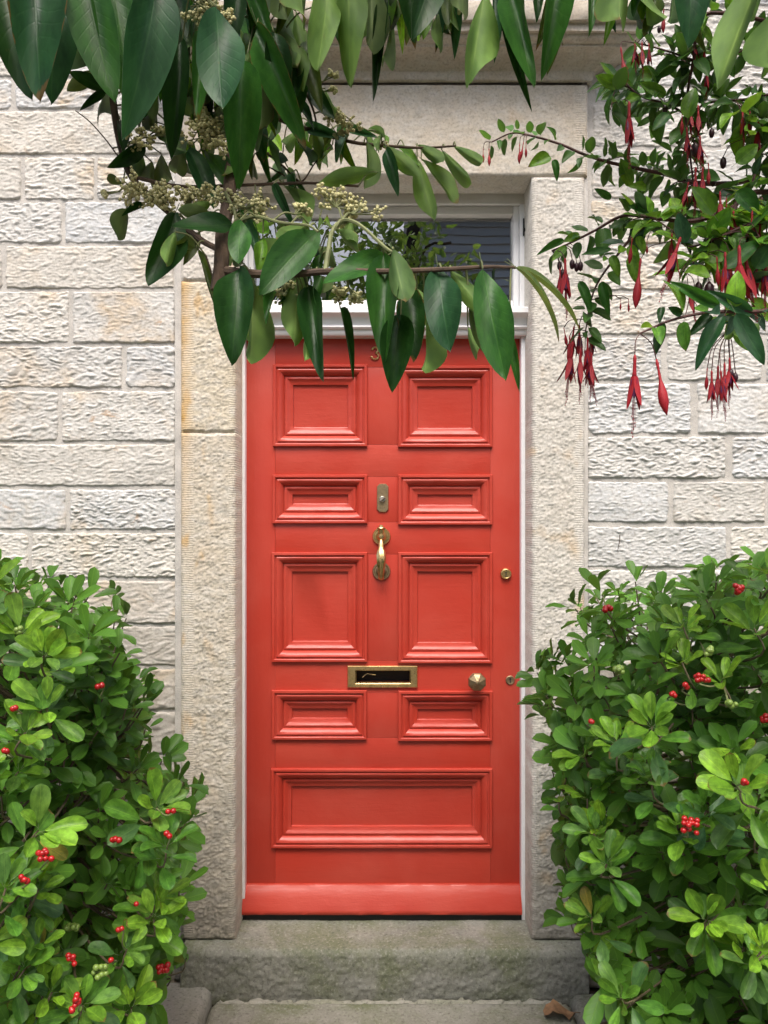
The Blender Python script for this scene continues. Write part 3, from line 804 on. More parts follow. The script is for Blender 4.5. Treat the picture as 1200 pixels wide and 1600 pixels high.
# house number 3
pts = []
def arc(cx, cy, rx, ry, a0, a1, n=9): return [(cx + rx * math.cos(math.radians(a0 + (a1 - a0) * i / n)), cy - ry * math.sin(math.radians(a0 + (a1 - a0) * i / n))) for i in range(n + 1)]
pts = arc(586, 547.5, 4.6, 4.6, 160, -80) + arc(586, 556.8, 5.6, 5.0, 80, -165)
q = MB(); q.tube([C(a, b, -0.0035) for a, b in pts], [0.0030] + [0.0024 if i in (9, 10, 11) else 0.0031 for i in range(1, len(pts) - 1)] + [0.0030], 8)
q.ball(C(581.8, 546.2, -0.0035), 0.0040, 2).ball(C(580.8, 558.2, -0.0035), 0.0043, 2)
q.obj('number_three', M['brass'], door)

# ================================================================== PLANTS
def blade(name, shape, mats, fold=0.10, droop=0.15, wave=0.02, seed=0, ns=11, thick=0.006, petiole=0.14, twist=0.0, side=0.0, cols=(-1.0, -0.55, 0.0, 0.55, 1.0)):
    """leaf of unit length along +Y, unit width, upper side +Z; upper and lower skins are separate faces"""
    r = random.Random(seed)
    if shape == 'lance': f = lambda v: (v ** 0.78) * ((1 - v) ** 0.88)
    elif shape == 'obov': f = lambda v: (v ** 0.95) * ((1 - v) ** 0.47)
    elif shape == 'strap': f = lambda v: (v ** 0.5) * ((1 - v) ** 0.6)
    else: f = lambda v: (v ** 0.55) * ((1 - v) ** 0.85)
    mx = max(f(i / 100) for i in range(1, 100))
    ph = r.uniform(0, 6)
    V = []; UV = []; Fc = []; MI = []
    for layer in (0, 1):
        for i in range(ns + 1):
            v = i / ns
            vv = 0.5 - 0.5 * math.cos(math.pi * v) if i not in (0, ns) else v
            vv = 0.35 * v + 0.65 * vv
            hw = 0.5 * f(min(max(vv, 0.0), 1.0)) / mx
            if i == 0: hw = 0.012
            if i == ns: hw = 0.0
            for u in cols:
                x = u * hw + side * math.sin(vv * 2.2) * 0.25
                z = -droop * vv * vv + fold * (abs(u) * hw) ** 1.2 * 1.2 + wave * math.sin(vv * 9 + ph + (1.7 if u > 0 else 0)) * abs(u)
                z += twist * u * hw * (vv - 0.3)
                if layer: z -= thick * (1 - 0.8 * abs(u))
                V.append((x, vv - 0.10 * droop * vv * vv, z)); UV.append((0.5 + u * 0.5, vv))
    n = len(cols); lay = (ns + 1) * n
    for layer in (0, 1):
        for i in range(ns):
            for j in range(n - 1):
                a = layer * lay + i * n + j
                q = (a, a + 1, a + n + 1, a + n)
                Fc.append(q if layer == 0 else (a, a + n, a + n + 1, a + 1)); MI.append(layer)
    if petiole:
        k = len(V); 
        for (y, z, rr) in ((-petiole, 0.02 , 0.016), (0.05, -0.004, 0.013)):
            for t in range(3):
                V.append((rr * math.cos(t * 2.1), y, z + rr * 0.6 * math.sin(t * 2.1) - 0.006)); UV.append((0.5, 0))
        for t in range(3):
            Fc.append((k + t, k + (t + 1) % 3, k + 3 + (t + 1) % 3, k + 3 + t)); MI.append(1)
    me = bpy.data.meshes.new(name)
    me.from_pydata(V, [], Fc); me.update()
    uvl = me.uv_layers.new(name='UVMap')
    for lp in me.loops: uvl.data[lp.index].uv = UV[lp.vertex_index]
    for m in mats: me.materials.append(M[m])
    me.polygons.foreach_set('material_index', MI)
    me.polygons.foreach_set('use_smooth', [True] * len(me.polygons))
    return me

def frame(base, tip, nrm, w, zs=None):
    """matrix that lays a unit leaf from base to tip, upper side toward nrm"""
    y = tip - base; L = y.length; y = y / L
    x = y.cross(nrm)
    if x.length < 1e-4: x = y.cross(Vector((0.3, 0.5, 0.8)))
    x.normalize(); z = x.cross(y)
    zs = zs or L
    return Matrix(((x.x * w, y.x * L, z.x * zs, base.x), (x.y * w, y.y * L, z.y * zs, base.y), (x.z * w, y.z * L, z.z * zs, base.z), (0, 0, 0, 1)))

def put(name, me, mtx, parent, color=None, rel=None):
    o = bpy.data.objects.new(name, me)
    COL.objects.link(o)
    o.parent = parent
    m = mtx.copy()
    m.translation = m.translation - (rel if rel is not None else wloc(parent))
    loc, rot, sca = m.decompose()
    o.location = loc; o.rotation_mode = 'QUATERNION'; o.rotation_quaternion = rot; o.scale = sca
    if color is not None: o.color = (*color[:3], 1)
    return o

def merge(name, items, mats, parent):
    """many leaves too many to pick apart, as one part"""
    VV = []; FF = []; MI = []; UU = []; k = 0
    cache = {}
    for me, mtx in items:
        if me.name not in cache:
            v = np.empty(len(me.vertices) * 3); me.vertices.foreach_get('co', v)
            fs = [tuple(p.vertices) for p in me.polygons]
            mi = [p.material_index for p in me.polygons]
            uv = np.empty(len(me.loops) * 2); me.uv_layers[0].data.foreach_get('uv', uv)
            cache[me.name] = (v.reshape(-1, 3), fs, mi, uv)
        v, fs, mi, uv = cache[me.name]
        A = np.array(mtx)
        VV.append(v @ A[:3, :3].T + A[:3, 3])
        FF += [tuple(i + k for i in f) for f in fs]; MI += mi; UU.append(uv); k += len(v)
    o = mesh_obj(name, np.concatenate(VV), FF, [M[m] for m in mats], parent, True)
    uvl = o.data.uv_layers.new(name='UVMap')
    uvl.data.foreach_set('uv', np.concatenate(UU))
    o.data.polygons.foreach_set('material_index', MI)
    o['kind'] = 'stuff'
    return o

def in_poly(x, y, poly):
    c = False; j = len(poly) - 1
    for i in range(len(poly)):
        xi, yi = poly[i]; xj, yj = poly[j]
        if (yi > y) != (yj > y) and x < (xj - xi) * (y - yi) / (yj - yi) + xi: c = not c
        j = i
    return c

def rvec(r): 
    v = Vector((r.gauss(0, 1), r.gauss(0, 1), r.gauss(0, 1)))
    return v.normalized()

# ------------------------------------------------------------------ the two evergreen shrubs
SHRUB = [blade('shrub_leaf', 'obov', ('shrub_top', 'shrub_under'), *a, seed=i) for i, a in enumerate([(0.16, 0.05, 0.012), (0.22, 0.16, 0.02), (0.10, -0.06, 0.015), (0.26, 0.24, 0.01), (0.14, 0.10, 0.03), (0.30, 0.02, 0.012)])]
SHRUB_LO = [blade('shrub_leaf_simple', 'obov', ('shrub_top', 'shrub_under'), *a, seed=i, ns=5, petiole=0, cols=(-1.0, 0.0, 1.0)) for i, a in enumerate([(0.16, 0.05, 0.012), (0.22, 0.16, 0.02), (0.10, -0.06, 0.015), (0.26, 0.24, 0.01), (0.14, 0.10, 0.03), (0.30, 0.02, 0.012)])]

def shrub(name, label, centre, radii, poly, seed, n_shoots, red, green, lean):
    r = random.Random(seed)
    C_ = Vector(centre); base = Vector((C_.x, C_.y, -0.03))
    root = tag(empty(name, base), label, 'shrub', 'evergreen berry shrubs flanking the door')
    leaves = []     # (mesh, matrix, colour, d, in-frame)
    shoots = []
    tries = 0
    while len(shoots) < n_shoots and tries < 60000:
        tries += 1
        u = rvec(r)
        if u.z < -0.75: continue
        if u.y > 0.45 and r.random() < 0.8: continue           # the wall side stays thin
        s = (abs(u.x) ** 3.6 + abs(u.y) ** 3.6 + abs(u.z) ** 3.6) ** (-1 / 3.6)
        k = r.uniform(0.80, 1.04) if r.random() < 0.75 else r.uniform(0.45, 0.8)
        p = C_ + Vector((u.x * radii[0], u.y * radii[1], u.z * radii[2])) * s * k
        p = p + Vector((float(noise2(p.x * 5, p.z * 5, seed)), float(noise2(p.y * 5, p.z * 5, seed + 1)), float(noise2(p.x * 5, p.y * 5, seed + 2)))) * 0.05
        if p.y > -0.19 or p.z < 0.06: continue
        x, y, d = proj(p)
        if d < 0.75 or y < 875: continue
        inframe = -10 < x < 1210 and 0 < y < 1610
        if inframe and not in_poly(x, y, poly): continue
        if not inframe and r.random() < 0.5: continue
        if any((p - q).length < 0.031 for q, _, _ in shoots): continue
        out = Vector((u.x / radii[0], u.y / radii[1], u.z / radii[2])).normalized()
        ax = (out * 0.75 + Vector((0, -0.25, 0.75)) + rvec(r) * 0.35).normalized()
        shoots.append((p, ax, k))
    for (p, ax, k) in shoots:
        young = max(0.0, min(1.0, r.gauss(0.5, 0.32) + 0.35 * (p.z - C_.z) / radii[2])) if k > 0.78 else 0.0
        a = ax.orthogonal().normalized(); b = ax.cross(a)
        ph = r.uniform(0, 6.28)
        nl = r.randint(6, 9)
        Lb = r.uniform(0.042, 0.064)
        for i in range(nl + 5):
            inner = i < nl
            th = ph + i * 2.4 + r.uniform(-0.25, 0.25)
            el = math.radians(r.uniform(28, 66) if inner else r.uniform(68, 105))
            dirv = (ax * math.cos(el) + (a * math.cos(th) + b * math.sin(th)) * math.sin(el)).normalized()
            st = p + ax * (r.uniform(-0.008, 0.008) if inner else -r.uniform(0.015, 0.06))
            st = st + dirv * 0.012
            L = Lb * (r.uniform(0.65, 1.05) if inner else r.uniform(0.8, 1.15)) 
            nrm = (ax - dirv * ax.dot(dirv) + rvec(r) * 0.30).normalized()
            tip = st + dirv * L
            if tip.y > -0.15 or tip.z < 0.0: continue
            x, y, d = proj(tip)
            if y < 850: continue
            if -5 < x < 1205 and y < 1600 and not in_poly(x, y, poly) and (y > 1450 or r.random() < 0.55): continue
            if abs(tip.x) < 0.50 and tip.z < 0.3: continue
            w = L * r.uniform(0.40, 0.52)
            t = young * (1.0 if inner else 0.35) * r.uniform(0.6, 1.15)
            t = min(1, max(0, t))
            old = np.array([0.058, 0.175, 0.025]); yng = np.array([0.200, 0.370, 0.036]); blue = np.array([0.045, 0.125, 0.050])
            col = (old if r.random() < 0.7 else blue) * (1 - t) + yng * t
            if r.random() < 0.004: col = np.array([0.26, 0.25, 0.05])
            col = col * r.uniform(0.8, 1.2)
            c_ = st.lerp(tip, 0.5); x, y, d = proj(c_)
            leaves.append((r.choice(SHRUB), frame(st, tip, nrm, w), col, d, -20 < x < 1220 and 700 < y < 1620, k))
    # older leaves inside
    k_in = 0
    while k_in < 2400:
        u = rvec(r) * (r.random() ** 0.4) * 0.86
        p = C_ + Vector((u.x * radii[0], u.y * radii[1], u.z * radii[2] * 1.0)) * 1.12
        k_in += 1
        if p.y > -0.19 or p.z < 0.03: continue
        x, y, d = proj(p)
        if -5 < x < 1205 and y < 1600 and not in_poly(x, y, poly): continue
        dv = (rvec(r) + Vector((0, -0.3, 0.2))).normalized(); L = r.uniform(0.055, 0.08); tip = p + dv * L
        x, y, d2 = proj(tip)
        if tip.y > -0.15 or (-5 < x < 1205 and y < 1600 and not in_poly(x, y, poly)): continue
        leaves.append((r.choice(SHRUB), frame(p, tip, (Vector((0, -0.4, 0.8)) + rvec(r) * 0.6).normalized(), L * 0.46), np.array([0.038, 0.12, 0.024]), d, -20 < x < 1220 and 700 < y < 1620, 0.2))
    # 300 leaves that show largest are parts of their own, the rest one mass
    order = sorted(range(len(leaves)), key=lambda i: (0 if leaves[i][4] else 1, leaves[i][3] - 0.9 * leaves[i][5] if leaves[i][4] else 0))
    single = set(order[:300])
    rel = wloc(root)
    for i in order[:300]:
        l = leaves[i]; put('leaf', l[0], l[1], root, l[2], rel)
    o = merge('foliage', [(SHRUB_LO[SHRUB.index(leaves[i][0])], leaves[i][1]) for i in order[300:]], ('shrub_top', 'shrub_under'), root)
    o.color = (0.086, 0.215, 0.030, 1)
    # stems: a few limbs from the ground, thin twigs out to each shoot
    hubs = []
    for i in range(9):
        th = i * 2 * math.pi / 9 + r.uniform(-0.3, 0.3); rr = r.uniform(0.25, 0.6)
        top = C_ + Vector((math.cos(th) * radii[0] * rr, math.sin(th) * radii[1] * rr, radii[2] * r.uniform(-0.1, 0.6)))
        if top.y > -0.22: top.y = -0.25
        b0 = base + Vector((math.cos(th) * 0.10, math.sin(th) * 0.10, -0.02))
        mid = b0.lerp(top, 0.5) + Vector((r.uniform(-0.06, 0.06), r.uniform(-0.06, 0.06), 0.03))
        pts = spline([b0, mid, top], 6)
        q = MB(); q.tube(pts, lerp_list(0.012, 0.004, len(pts)), 7); q.obj('stem', M['twig'], root)
        hubs += pts[4:]
    q = MB()
    for (p, ax, k) in shoots:
        h_ = min(hubs, key=lambda v: (v - p).length + 0.4 * max(0, v.z - p.z))
        m_ = h_.lerp(p, 0.55) + Vector((r.uniform(-0.03, 0.03), r.uniform(-0.03, 0.03), -0.03))
        pts = spline([h_, m_, p - ax * 0.05, p + ax * 0.004], 4)
        q.tube(pts, lerp_list(0.0030, 0.0015, len(pts)), 5, False)
    q.obj('twigs', M['twig'], root)['kind'] = 'stuff'
    # berry clusters, seated on the shoot nearest to where they show
    def cluster(px, py, rad_px, n, mat, nm):
        best = None
        for (p, ax, k) in shoots:
            x, y, d = proj(p)
            e = math.hypot(x - px, y - py) + 60 * max(0, d - 1.2)
            if best is None or e < best[0]: best = (e, p, ax, d)
        _, p, ax, d = best
        near = [l[3] for l in leaves if math.hypot(proj(l[1].translation)[0] - px, proj(l[1].translation)[1] - py) < 45]
        d = min([d] + [v for v in near if v > d - 0.3]) - 0.045
        c = W(px, py, d)
        q = MB(); st = MB()
        R_ = rad_px * d / F; br = max(0.0034, 5.2 * d / F * 0.9)
        for i in range(n):
            v = rvec(r) * R_ * r.uniform(0.3, 1.0); v.z *= 0.75; v.y *= 0.7
            q.ball(c + v, br * r.uniform(0.85, 1.12), 2)
            st.tube([c + Vector((0, 0.02, -0.012)), c + v], 0.0009, 4, False)
        st.tube(spline([p, c.lerp(p, 0.4) + Vector((0, 0, -0.01)), c + Vector((0, 0.02, -0.012))], 4), 0.0014, 5, False)
        o = q.obj(nm, M[mat], root); st.obj('stalk', M['budstalk'], o, origin=wloc(o))
    for (px, py, rp, n) in red: cluster(px, py, rp, n, 'berry', 'berry_cluster')
    for (px, py, rp, n) in green: cluster(px, py, rp, n, 'greenberry', 'unripe_berry_cluster')
    return root

POLY_L = [(-10, 895), (40, 902), (90, 914), (140, 926), (190, 944), (210, 968), (200, 1000), (205, 1040), (225, 1070), (235, 1110), (250, 1150), (262, 1195), (300, 1225), (296, 1290), (280, 1330), (290, 1370), (270, 1420), (285, 1460), (300, 1490), (265, 1530), (245, 1570), (235, 1610), (-10, 1610)]
POLY_R = [(1210, 868), (1150, 878), (1080, 890), (1010, 902), (930, 915), (905, 940), (890, 975), (850, 1005), (832, 1040), (835, 1080), (850, 1130), (855, 1180), (868, 1220), (872, 1270), (868, 1330), (872, 1370), (885, 1420), (905, 1480), (925, 1530), (935, 1565), (960, 1610), (1210, 1610)]
shrub('evergreen_shrub', 'evergreen shrub left of the door with glossy leaves and red berries', (-1.02, -0.83, 0.56), (0.66, 0.62, 0.84), POLY_L, 11, 860,
      [(68, 1337, 14, 10), (37, 1375, 9, 4), (255, 1512, 11, 9), (118, 1567, 15, 10), (180, 1312, 8, 5), (155, 1072, 8, 3), (213, 1411, 4, 1), (187, 1452, 6, 3), (110, 1500, 11, 6), (175, 1500, 4, 2), (10, 1176, 9, 3), (268, 1266, 10, 2), (25, 1107, 6, 2), (262, 1305, 9, 2)],
      [(155, 1517, 14, 12), (112, 1450, 14, 9), (28, 985, 8, 5)], 1)
shrub('evergreen_shrub', 'evergreen shrub right of the door with glossy leaves and red berries', (1.02, -0.83, 0.58), (0.70, 0.62, 0.84), POLY_R, 23, 860,
      [(1155, 920, 11, 10), (1098, 1060, 14, 8), (1050, 1084, 8, 3), (1080, 1290, 17, 14), (1161, 1222, 7, 3), (1195, 1122, 10, 5), (948, 951, 7, 4), (922, 1127, 5, 3), (1072, 1072, 5, 2)],
      [(967, 1048, 9, 7), (1110, 1018, 10, 6), (1143, 1098, 9, 5)], -1)

# ------------------------------------------------------------------ tree whose boughs hang into the top of the view
TREE = [blade('tree_leaf', 'lance', ('leaf_top', 'leaf_under'), *a, seed=40 + i, twist=(0.5 if i % 3 == 1 else (-0.6 if i % 3 == 2 else 0.1)), side=(0.18, -0.22, 0.05, 0.25, -0.1, -0.3, 0.12)[i]) for i, a in enumerate([(0.18, 0.06, 0.016), (0.35, 0.18, 0.026), (0.15, -0.08, 0.020), (0.45, 0.26, 0.012), (0.28, 0.12, 0.035), (0.40, 0.05, 0.03), (0.22, 0.30, 0.02)])]
TREE_ARCH = [blade('tree_leaf', 'lance', ('leaf_top', 'leaf_under'), 0.3, 0.55, 0.012, seed=51, ns=14), blade('tree_leaf', 'strap', ('leaf_top', 'leaf_under'), 0.2, 0.5, 0.01, seed=52, ns=14)]
tree = tag(empty('leafy_tree', (-1.55, -1.75, -0.03)), 'broad-leaved evergreen tree hanging long dark leaves and cream blossom across the top', 'tree')
TRK = [Vector((-1.55, -1.75, -0.08)), Vector((-1.52, -1.74, 0.8)), Vector((-1.42, -1.70, 1.7)), Vector((-1.15, -1.63, 2.28))]
q = MB(); pts = spline(TRK, 8); q.tube(pts, lerp_list(0.065, 0.035, len(pts)), 10); q.obj('trunk', M['bark'], tree)
LIMB = [TRK[-1], Vector((-0.75, -1.58, 2.36)), Vector((-0.25, -1.57, 2.36)), Vector((0.25, -1.60, 2.33)), Vector((0.62, -1.63, 2.26)), Vector((0.95, -1.66, 2.16))]
limb_pts = spline(LIMB, 10)
q = MB(); q.tube(limb_pts, lerp_list(0.034, 0.010, len(limb_pts)), 9); q.obj('limb', M['bark'], tree)
twig_nodes = list(limb_pts)
def top_limb(px):
    x = PX(px, 1.02)
    return min(limb_pts, key=lambda v: abs(v.x - x))
def branch(pts, r0, r1, mat='bark', nm='branch', n=6):
    P = [p if isinstance(p, Vector) else W(*p) for p in pts]
    S = spline(P, n)
    q = MB(); q.tube(S, lerp_list(r0, r1, len(S)), 8 if r0 > 0.004 else 6); q.obj(nm, M[mat], tree)
    twig_nodes.extend(S)
    return S
# (pixel x, pixel y, distance)
branch([top_limb(165), (168, 40, 1.16), (176, 150, 1.18), (188, 225, 1.18), (208, 280, 1.17), (262, 330, 1.13), (310, 372, 1.10), (346, 392, 1.06)], 0.0060, 0.0040)
branch([(206, 276, 1.17), (280, 291, 1.16), (360, 290, 1.15), (480, 286, 1.14), (560, 291, 1.13)], 0.0030, 0.0017)
branch([top_limb(300), (318, -20, 1.17), (335, 80, 1.18), (362, 200, 1.16), (358, 300, 1.10), (348, 365, 1.06), (346, 410, 1.05), (341, 454, 1.05)], 0.0075, 0.0105, nm='branch')
branch([top_limb(400), (402, 90, 1.24), (412, 166, 1.26), (445, 190, 1.27), (495, 206, 1.28), (550, 222, 1.29), (605, 228, 1.30), (660, 231, 1.31), (712, 228, 1.32)], 0.0050, 0.0016)
branch([(346, 422, 1.05), (400, 428, 1.02), (460, 428, 1.0), (512, 424, 0.99), (600, 424, 0.975), (690, 421, 0.965), (760, 417, 0.96), (806, 418, 0.96)], 0.0060, 0.0018)
branch([(508, 424, 0.99), (513, 392, 1.0), (519, 362, 1.01), (535, 345, 1.02), (560, 350, 1.0), (600, 385, 0.97), (615, 395, 0.95)], 0.0034, 0.0018, 'budstalk')
branch([(185, 245, 1.18), (165, 218, 1.19), (140, 190, 1.21), (118, 173, 1.22)], 0.0012, 0.0008, nm='twig')
branch([(418, 240, 1.28), (445, 262, 1.27), (470, 284, 1.26), (492, 255, 1.27), (515, 230, 1.28)], 0.0018, 0.0010, nm='twig')
branch([(412, 166, 1.26), (405, 215, 1.26), (404, 248, 1.27), (445, 275, 1.27)], 0.0016, 0.0010, nm='twig')
branch([top_limb(390), (388, 0, 1.15), (402, 30, 1.15), (415, 48, 1.16), (462, 120, 1.2), (487, 165, 1.24), (496, 200, 1.27)], 0.0030, 0.0016, nm='twig')
branch([(322, 400, 1.07), (330, 425, 1.07), (334, 450, 1.07)], 0.0013, 0.0009, nm='twig')
branch([(352, 300, 1.08), (366, 330, 1.07), (372, 345, 1.06), (400, 338, 1.04), (440, 348, 1.02), (480, 352, 1.01), (497, 362, 1.0)], 0.0026, 0.0015, 'budstalk', 'twig')
for (px, top) in ((50, -95), (110, -90), (250, -60), (300, -20), (470, -80), (540, -70), (600, -50), (660, -70), (710, -60), (757, -30), (800, -40), (870, -70), (940, -70), (1000, -80), (1075, -90), (1190, -60)):
    branch([top_limb(px), (px + 3, top - 50, 1.04), (px, top + 20, 1.0)], 0.0035, 0.0016, nm='twig', n=4)

DK, BL, MG, YG, OL = (0.014, 0.054, 0.011), (0.024, 0.086, 0.034), (0.032, 0.115, 0.020), (0.095, 0.22, 0.022), (0.058, 0.098, 0.02)
# base x, y, tip x, y, width px, distance, side (0 upper skin shows, 1 underside shows), colour
LV = [(45, -85, 57, 148, 86, .95, 0, BL), (-8, -70, 41, 147, 84, 1.03, 0, DK), (92, -60, 83, 154, 80, 1.0, 0, BL), (100, -80, 131, 72, 64, 1.06, 0, DK), (128, -55, 178, 152, 72, .96, 0, MG), (172, -50, 203, 162, 78, 1.0, 0, MG),
      (246, -35, 222, 187, 82, .93, 0, BL), (285, 62, 262, 232, 38, 1.06, 0, DK), (163, 139, 111, 111, 22, 1.18, 0, DK), (166, 140, 125, 171, 14, 1.18, 0, DK), (165, 144, 156, 189, 28, 1.2, 1, OL), (152, 112, 106, 142, 22, 1.2, 1, OL),
      (312, 50, 310, 181, 32, 1.04, 0, MG), (338, 10, 346, 178, 72, .98, 0, BL), (380, 95, 380, 277, 60, 1.02, 0, MG), (402, 38, 462, 216, 46, 1.08, 0, MG), (428, 50, 446, 152, 42, 1.1, 0, DK), (290, 22, 296, 152, 32, 1.12, 1, OL), (305, 10, 318, 95, 30, 1.14, 1, OL),
      (472, -70, 465, 66, 52, 1.0, 1, YG), (518, -55, 498, 94, 50, .98, 1, YG), (545, -55, 542, 126, 58, 1.0, 1, YG), (578, -45, 590, 97, 34, 1.04, 1, OL), (602, 0, 582, 127, 20, 1.05, 0, DK), (612, 20, 599, 135, 18, 1.08, 1, YG), (612, -40, 608, 64, 20, 1.1, 0, YG),
      (621, 10, 627, 66, 15, 1.1, 0, (0.22, 0.42, 0.04)), (652, 35, 658, 71, 12, 1.1, 0, (0.22, 0.42, 0.04)), (684, -60, 650, 54, 52, .95, 0, DK), (640, -60, 645, 52, 36, 1.0, 0, DK), (692, 18, 683, 86, 27, 1.12, 1, YG), (702, -30, 706, 72, 26, 1.08, 1, YG),  # the two lime leaves have light shining through put into their colour
      (758, -12, 741, 139, 57, .95, 1, YG), (772, -25, 776, 93, 20, 1.0, 0, BL), (798, -30, 822, 118, 36, .95, 0, MG), (784, 2, 819, 149, 17, .97, 0, DK), (812, -20, 826, 110, 22, .99, 0, MG), (874, -55, 863, 98, 46, .93, 0, MG), (924, -45, 925, 29, 28, 1.0, 0, MG), (842, -40, 838, 25, 20, 1.0, 0, DK),
      (980, -75, 943, 79, 56, .95, 1, YG), (1014, -65, 984, 68, 54, 1.0, 1, YG), (1082, -75, 1075, 63, 58, .95, 0, BL), (1188, -38, 1107, 149, 54, .90, 1, YG), (1222, 10, 1165, 141, 48, .95, 1, YG), (722, -55, 722, 42, 32, 1.02, 1, OL), (562, -40, 570, 70, 26, 1.08, 1, YG),
      (226, 228, 172, 259, 26, 1.15, 0, DK), (188, 188, 194, 234, 22, 1.16, 0, DK), (192, 288, 158, 270, 15, 1.17, 1, OL), (197, 326, 179, 375, 36, 1.14, 1, OL), (228, 322, 194, 331, 12, 1.14, 0, DK), (274, 333, 232, 443, 50, 1.04, 0, DK), (364, 350, 266, 360, 42, 1.03, 0, DK),
      (273, 362, 257, 424, 24, 1.02, 1, YG), (306, 386, 274, 374, 28, 1.06, 1, OL), (376, 343, 372, 416, 36, 1.01, 0, MG), (384, 345, 400, 392, 20, 1.05, 0, BL), (296, 230, 336, 322, 36, 1.15, 0, BL), (320, 234, 374, 304, 28, 1.12, 0, MG),
      (375, 418, 354, 554, 60, .98, 0, DK), (392, 436, 408, 585, 38, 1.02, 1, YG), (386, 466, 386, 560, 28, 1.05, 1, YG), (497, 360, 408, 456, 60, .99, 0, MG), (482, 350, 411, 386, 30, 1.02, 1, YG), (468, 430, 458, 550, 44, 1.0, 1, YG), (482, 448, 500, 590, 42, .98, 0, DK), (478, 470, 495, 588, 30, 1.0, 1, YG),
      (532, 482, 556, 572, 15, 1.0, 0, DK), (310, 390, 336, 472, 14, 1.06, 0, OL), (604, 399, 502, 449, 44, .98, 0, MG), (600, 398, 597, 560, 54, .955, 0, MG), (613, 390, 641, 481, 40, .94, 1, MG), (642, 450, 643, 556, 46, .965, 0, DK), (626, 492, 617, 600, 52, .96, 0, DK), (663, 490, 681, 597, 29, .99, 1, YG),
      (652, 452, 680, 498, 16, 1.0, 1, YG), (684, 417, 705, 557, 60, .93, 0, BL), (704, 424, 766, 502, 30, .965, 1, YG), (754, 420, 790, 600, 56, .92, 0, MG), (733, 478, 764, 566, 16, .97, 1, OL), (731, 510, 748, 562, 15, 1.0, 1, YG), (796, 520, 811, 600, 14, .95, 0, MG),
      (590, 269, 493, 284, 29, 1.1, 1, YG), (574, 222, 588, 319, 29, 1.24, 1, YG), (541, 204, 529, 263, 24, 1.24, 0, BL), (494, 198, 498, 262, 20, 1.26, 1, YG), (534, 215, 552, 262, 14, 1.3, 0, YG), (604, 231, 618, 299, 21, 1.25, 0, BL), (604, 230, 658, 280, 26, 1.28, 1, YG), (652, 250, 676, 352, 34, 1.26, 1, YG),
      (658, 248, 723, 318, 21, 1.3, 1, YG), (652, 227, 701, 256, 20, 1.3, 1, YG), (690, 234, 740, 290, 19, 1.31, 1, YG), (708, 228, 765, 264, 18, 1.32, 1, YG), (620, 228, 655, 255, 16, 1.32, 0, YG), (478, 196, 524, 214, 20, 1.25, 0, BL), (546, 200, 580, 213, 14, 1.26, 0, BL), (574, 203, 614, 209, 16, 1.3, 1, YG), (598, 208, 610, 224, 14, 1.3, 1, YG),
      (422, 42, 480, 118, 32, 1.14, 1, YG), (468, 78, 496, 128, 26, 1.17, 1, YG), (486, 132, 519, 182, 26, 1.2, 0, DK), (508, 138, 527, 180, 13, 1.2, 1, YG), (474, 118, 486, 149, 15, 1.2, 0, BL), (455, 155, 490, 192, 20, 1.23, 0, BL), (398, -20, 414, 36, 40, 1.12, 0, YG), (462, 204, 442, 240, 22, 1.3, 1, YG), (475, 205, 462, 244, 20, 1.3, 0, YG),
      (412, 178, 424, 240, 13, 1.5, 0, (0.20, 0.40, 0.04)), (408, 210, 428, 252, 12, 1.5, 0, (0.20, 0.40, 0.04)), (425, 205, 440, 235, 16, 1.5, 0, (0.20, 0.40, 0.04)), (355, 236, 366, 280, 27, 1.1, 1, YG), (456, 272, 470, 326, 16, 1.15, 0, BL), (428, 288, 456, 345, 15, 1.12, 0, BL), (444, 290, 494, 350, 23, 1.12, 1, YG),  # lime leaves further back: being lit is put into their colour
      (500, 338, 514, 372, 20, 1.05, 1, YG), (528, 358, 566, 394, 26, 1.02, 1, YG), (545, 345, 556, 390, 22, 1.04, 1, YG), (460, 300, 475, 350, 18, 1.13, 1, YG), (205, 248, 216, 280, 22, 1.2, 1, OL), (252, 240, 262, 296, 30, 1.18, 1, OL), (284, 232, 270, 292, 30, 1.17, 1, OL), (222, 240, 205, 290, 26, 1.2, 1, YG), (236, 252, 232, 300, 28, 1.2, 1, OL), (310, 240, 300, 290, 24, 1.2, 1, OL),
      (420, 245, 452, 255, 12, 1.27, 0, BL), (450, 262, 462, 290, 12, 1.26, 0, YG), (440, 262, 420, 285, 10, 1.26, 0, BL), (462, 280, 475, 300, 8, 1.25, 0, BL), (395, 250, 400, 285, 10, 1.26, 1, OL), (330, 335, 280, 330, 22, 1.08, 1, OL), (330, 318, 292, 335, 20, 1.1, 1, YG), (396, 345, 420, 370, 18, 1.05, 0, YG),
      (405, 375, 430, 400, 22, 1.05, 1, YG), (500, 385, 520, 408, 22, 1.02, 1, OL), (495, 430, 515, 470, 22, 1.02, 1, OL), (470, 425, 450, 445, 18, 1.03, 1, OL), (350, 20, 362, 100, 30, 1.13, 0, DK), (230, -30, 262, 70, 40, 1.08, 0, DK), (270, -40, 290, 60, 36, 1.1, 0, DK), (440, -30, 438, 50, 34, 1.12, 1, OL), (372, -30, 360, 60, 36, 1.1, 0, DK), (330, 90, 322, 170, 26, 1.16, 1, OL), (360, 150, 340, 210, 24, 1.16, 1, OL), (205, 120, 222, 205, 30, 1.16, 1, OL), (240, 150, 232, 225, 26, 1.18, 1, OL), (395, 120, 420, 220, 22, 1.14, 1, OL), (420, 140, 432, 200, 20, 1.18, 0, MG)]
rel = wloc(tree)
rr = random.Random(3)
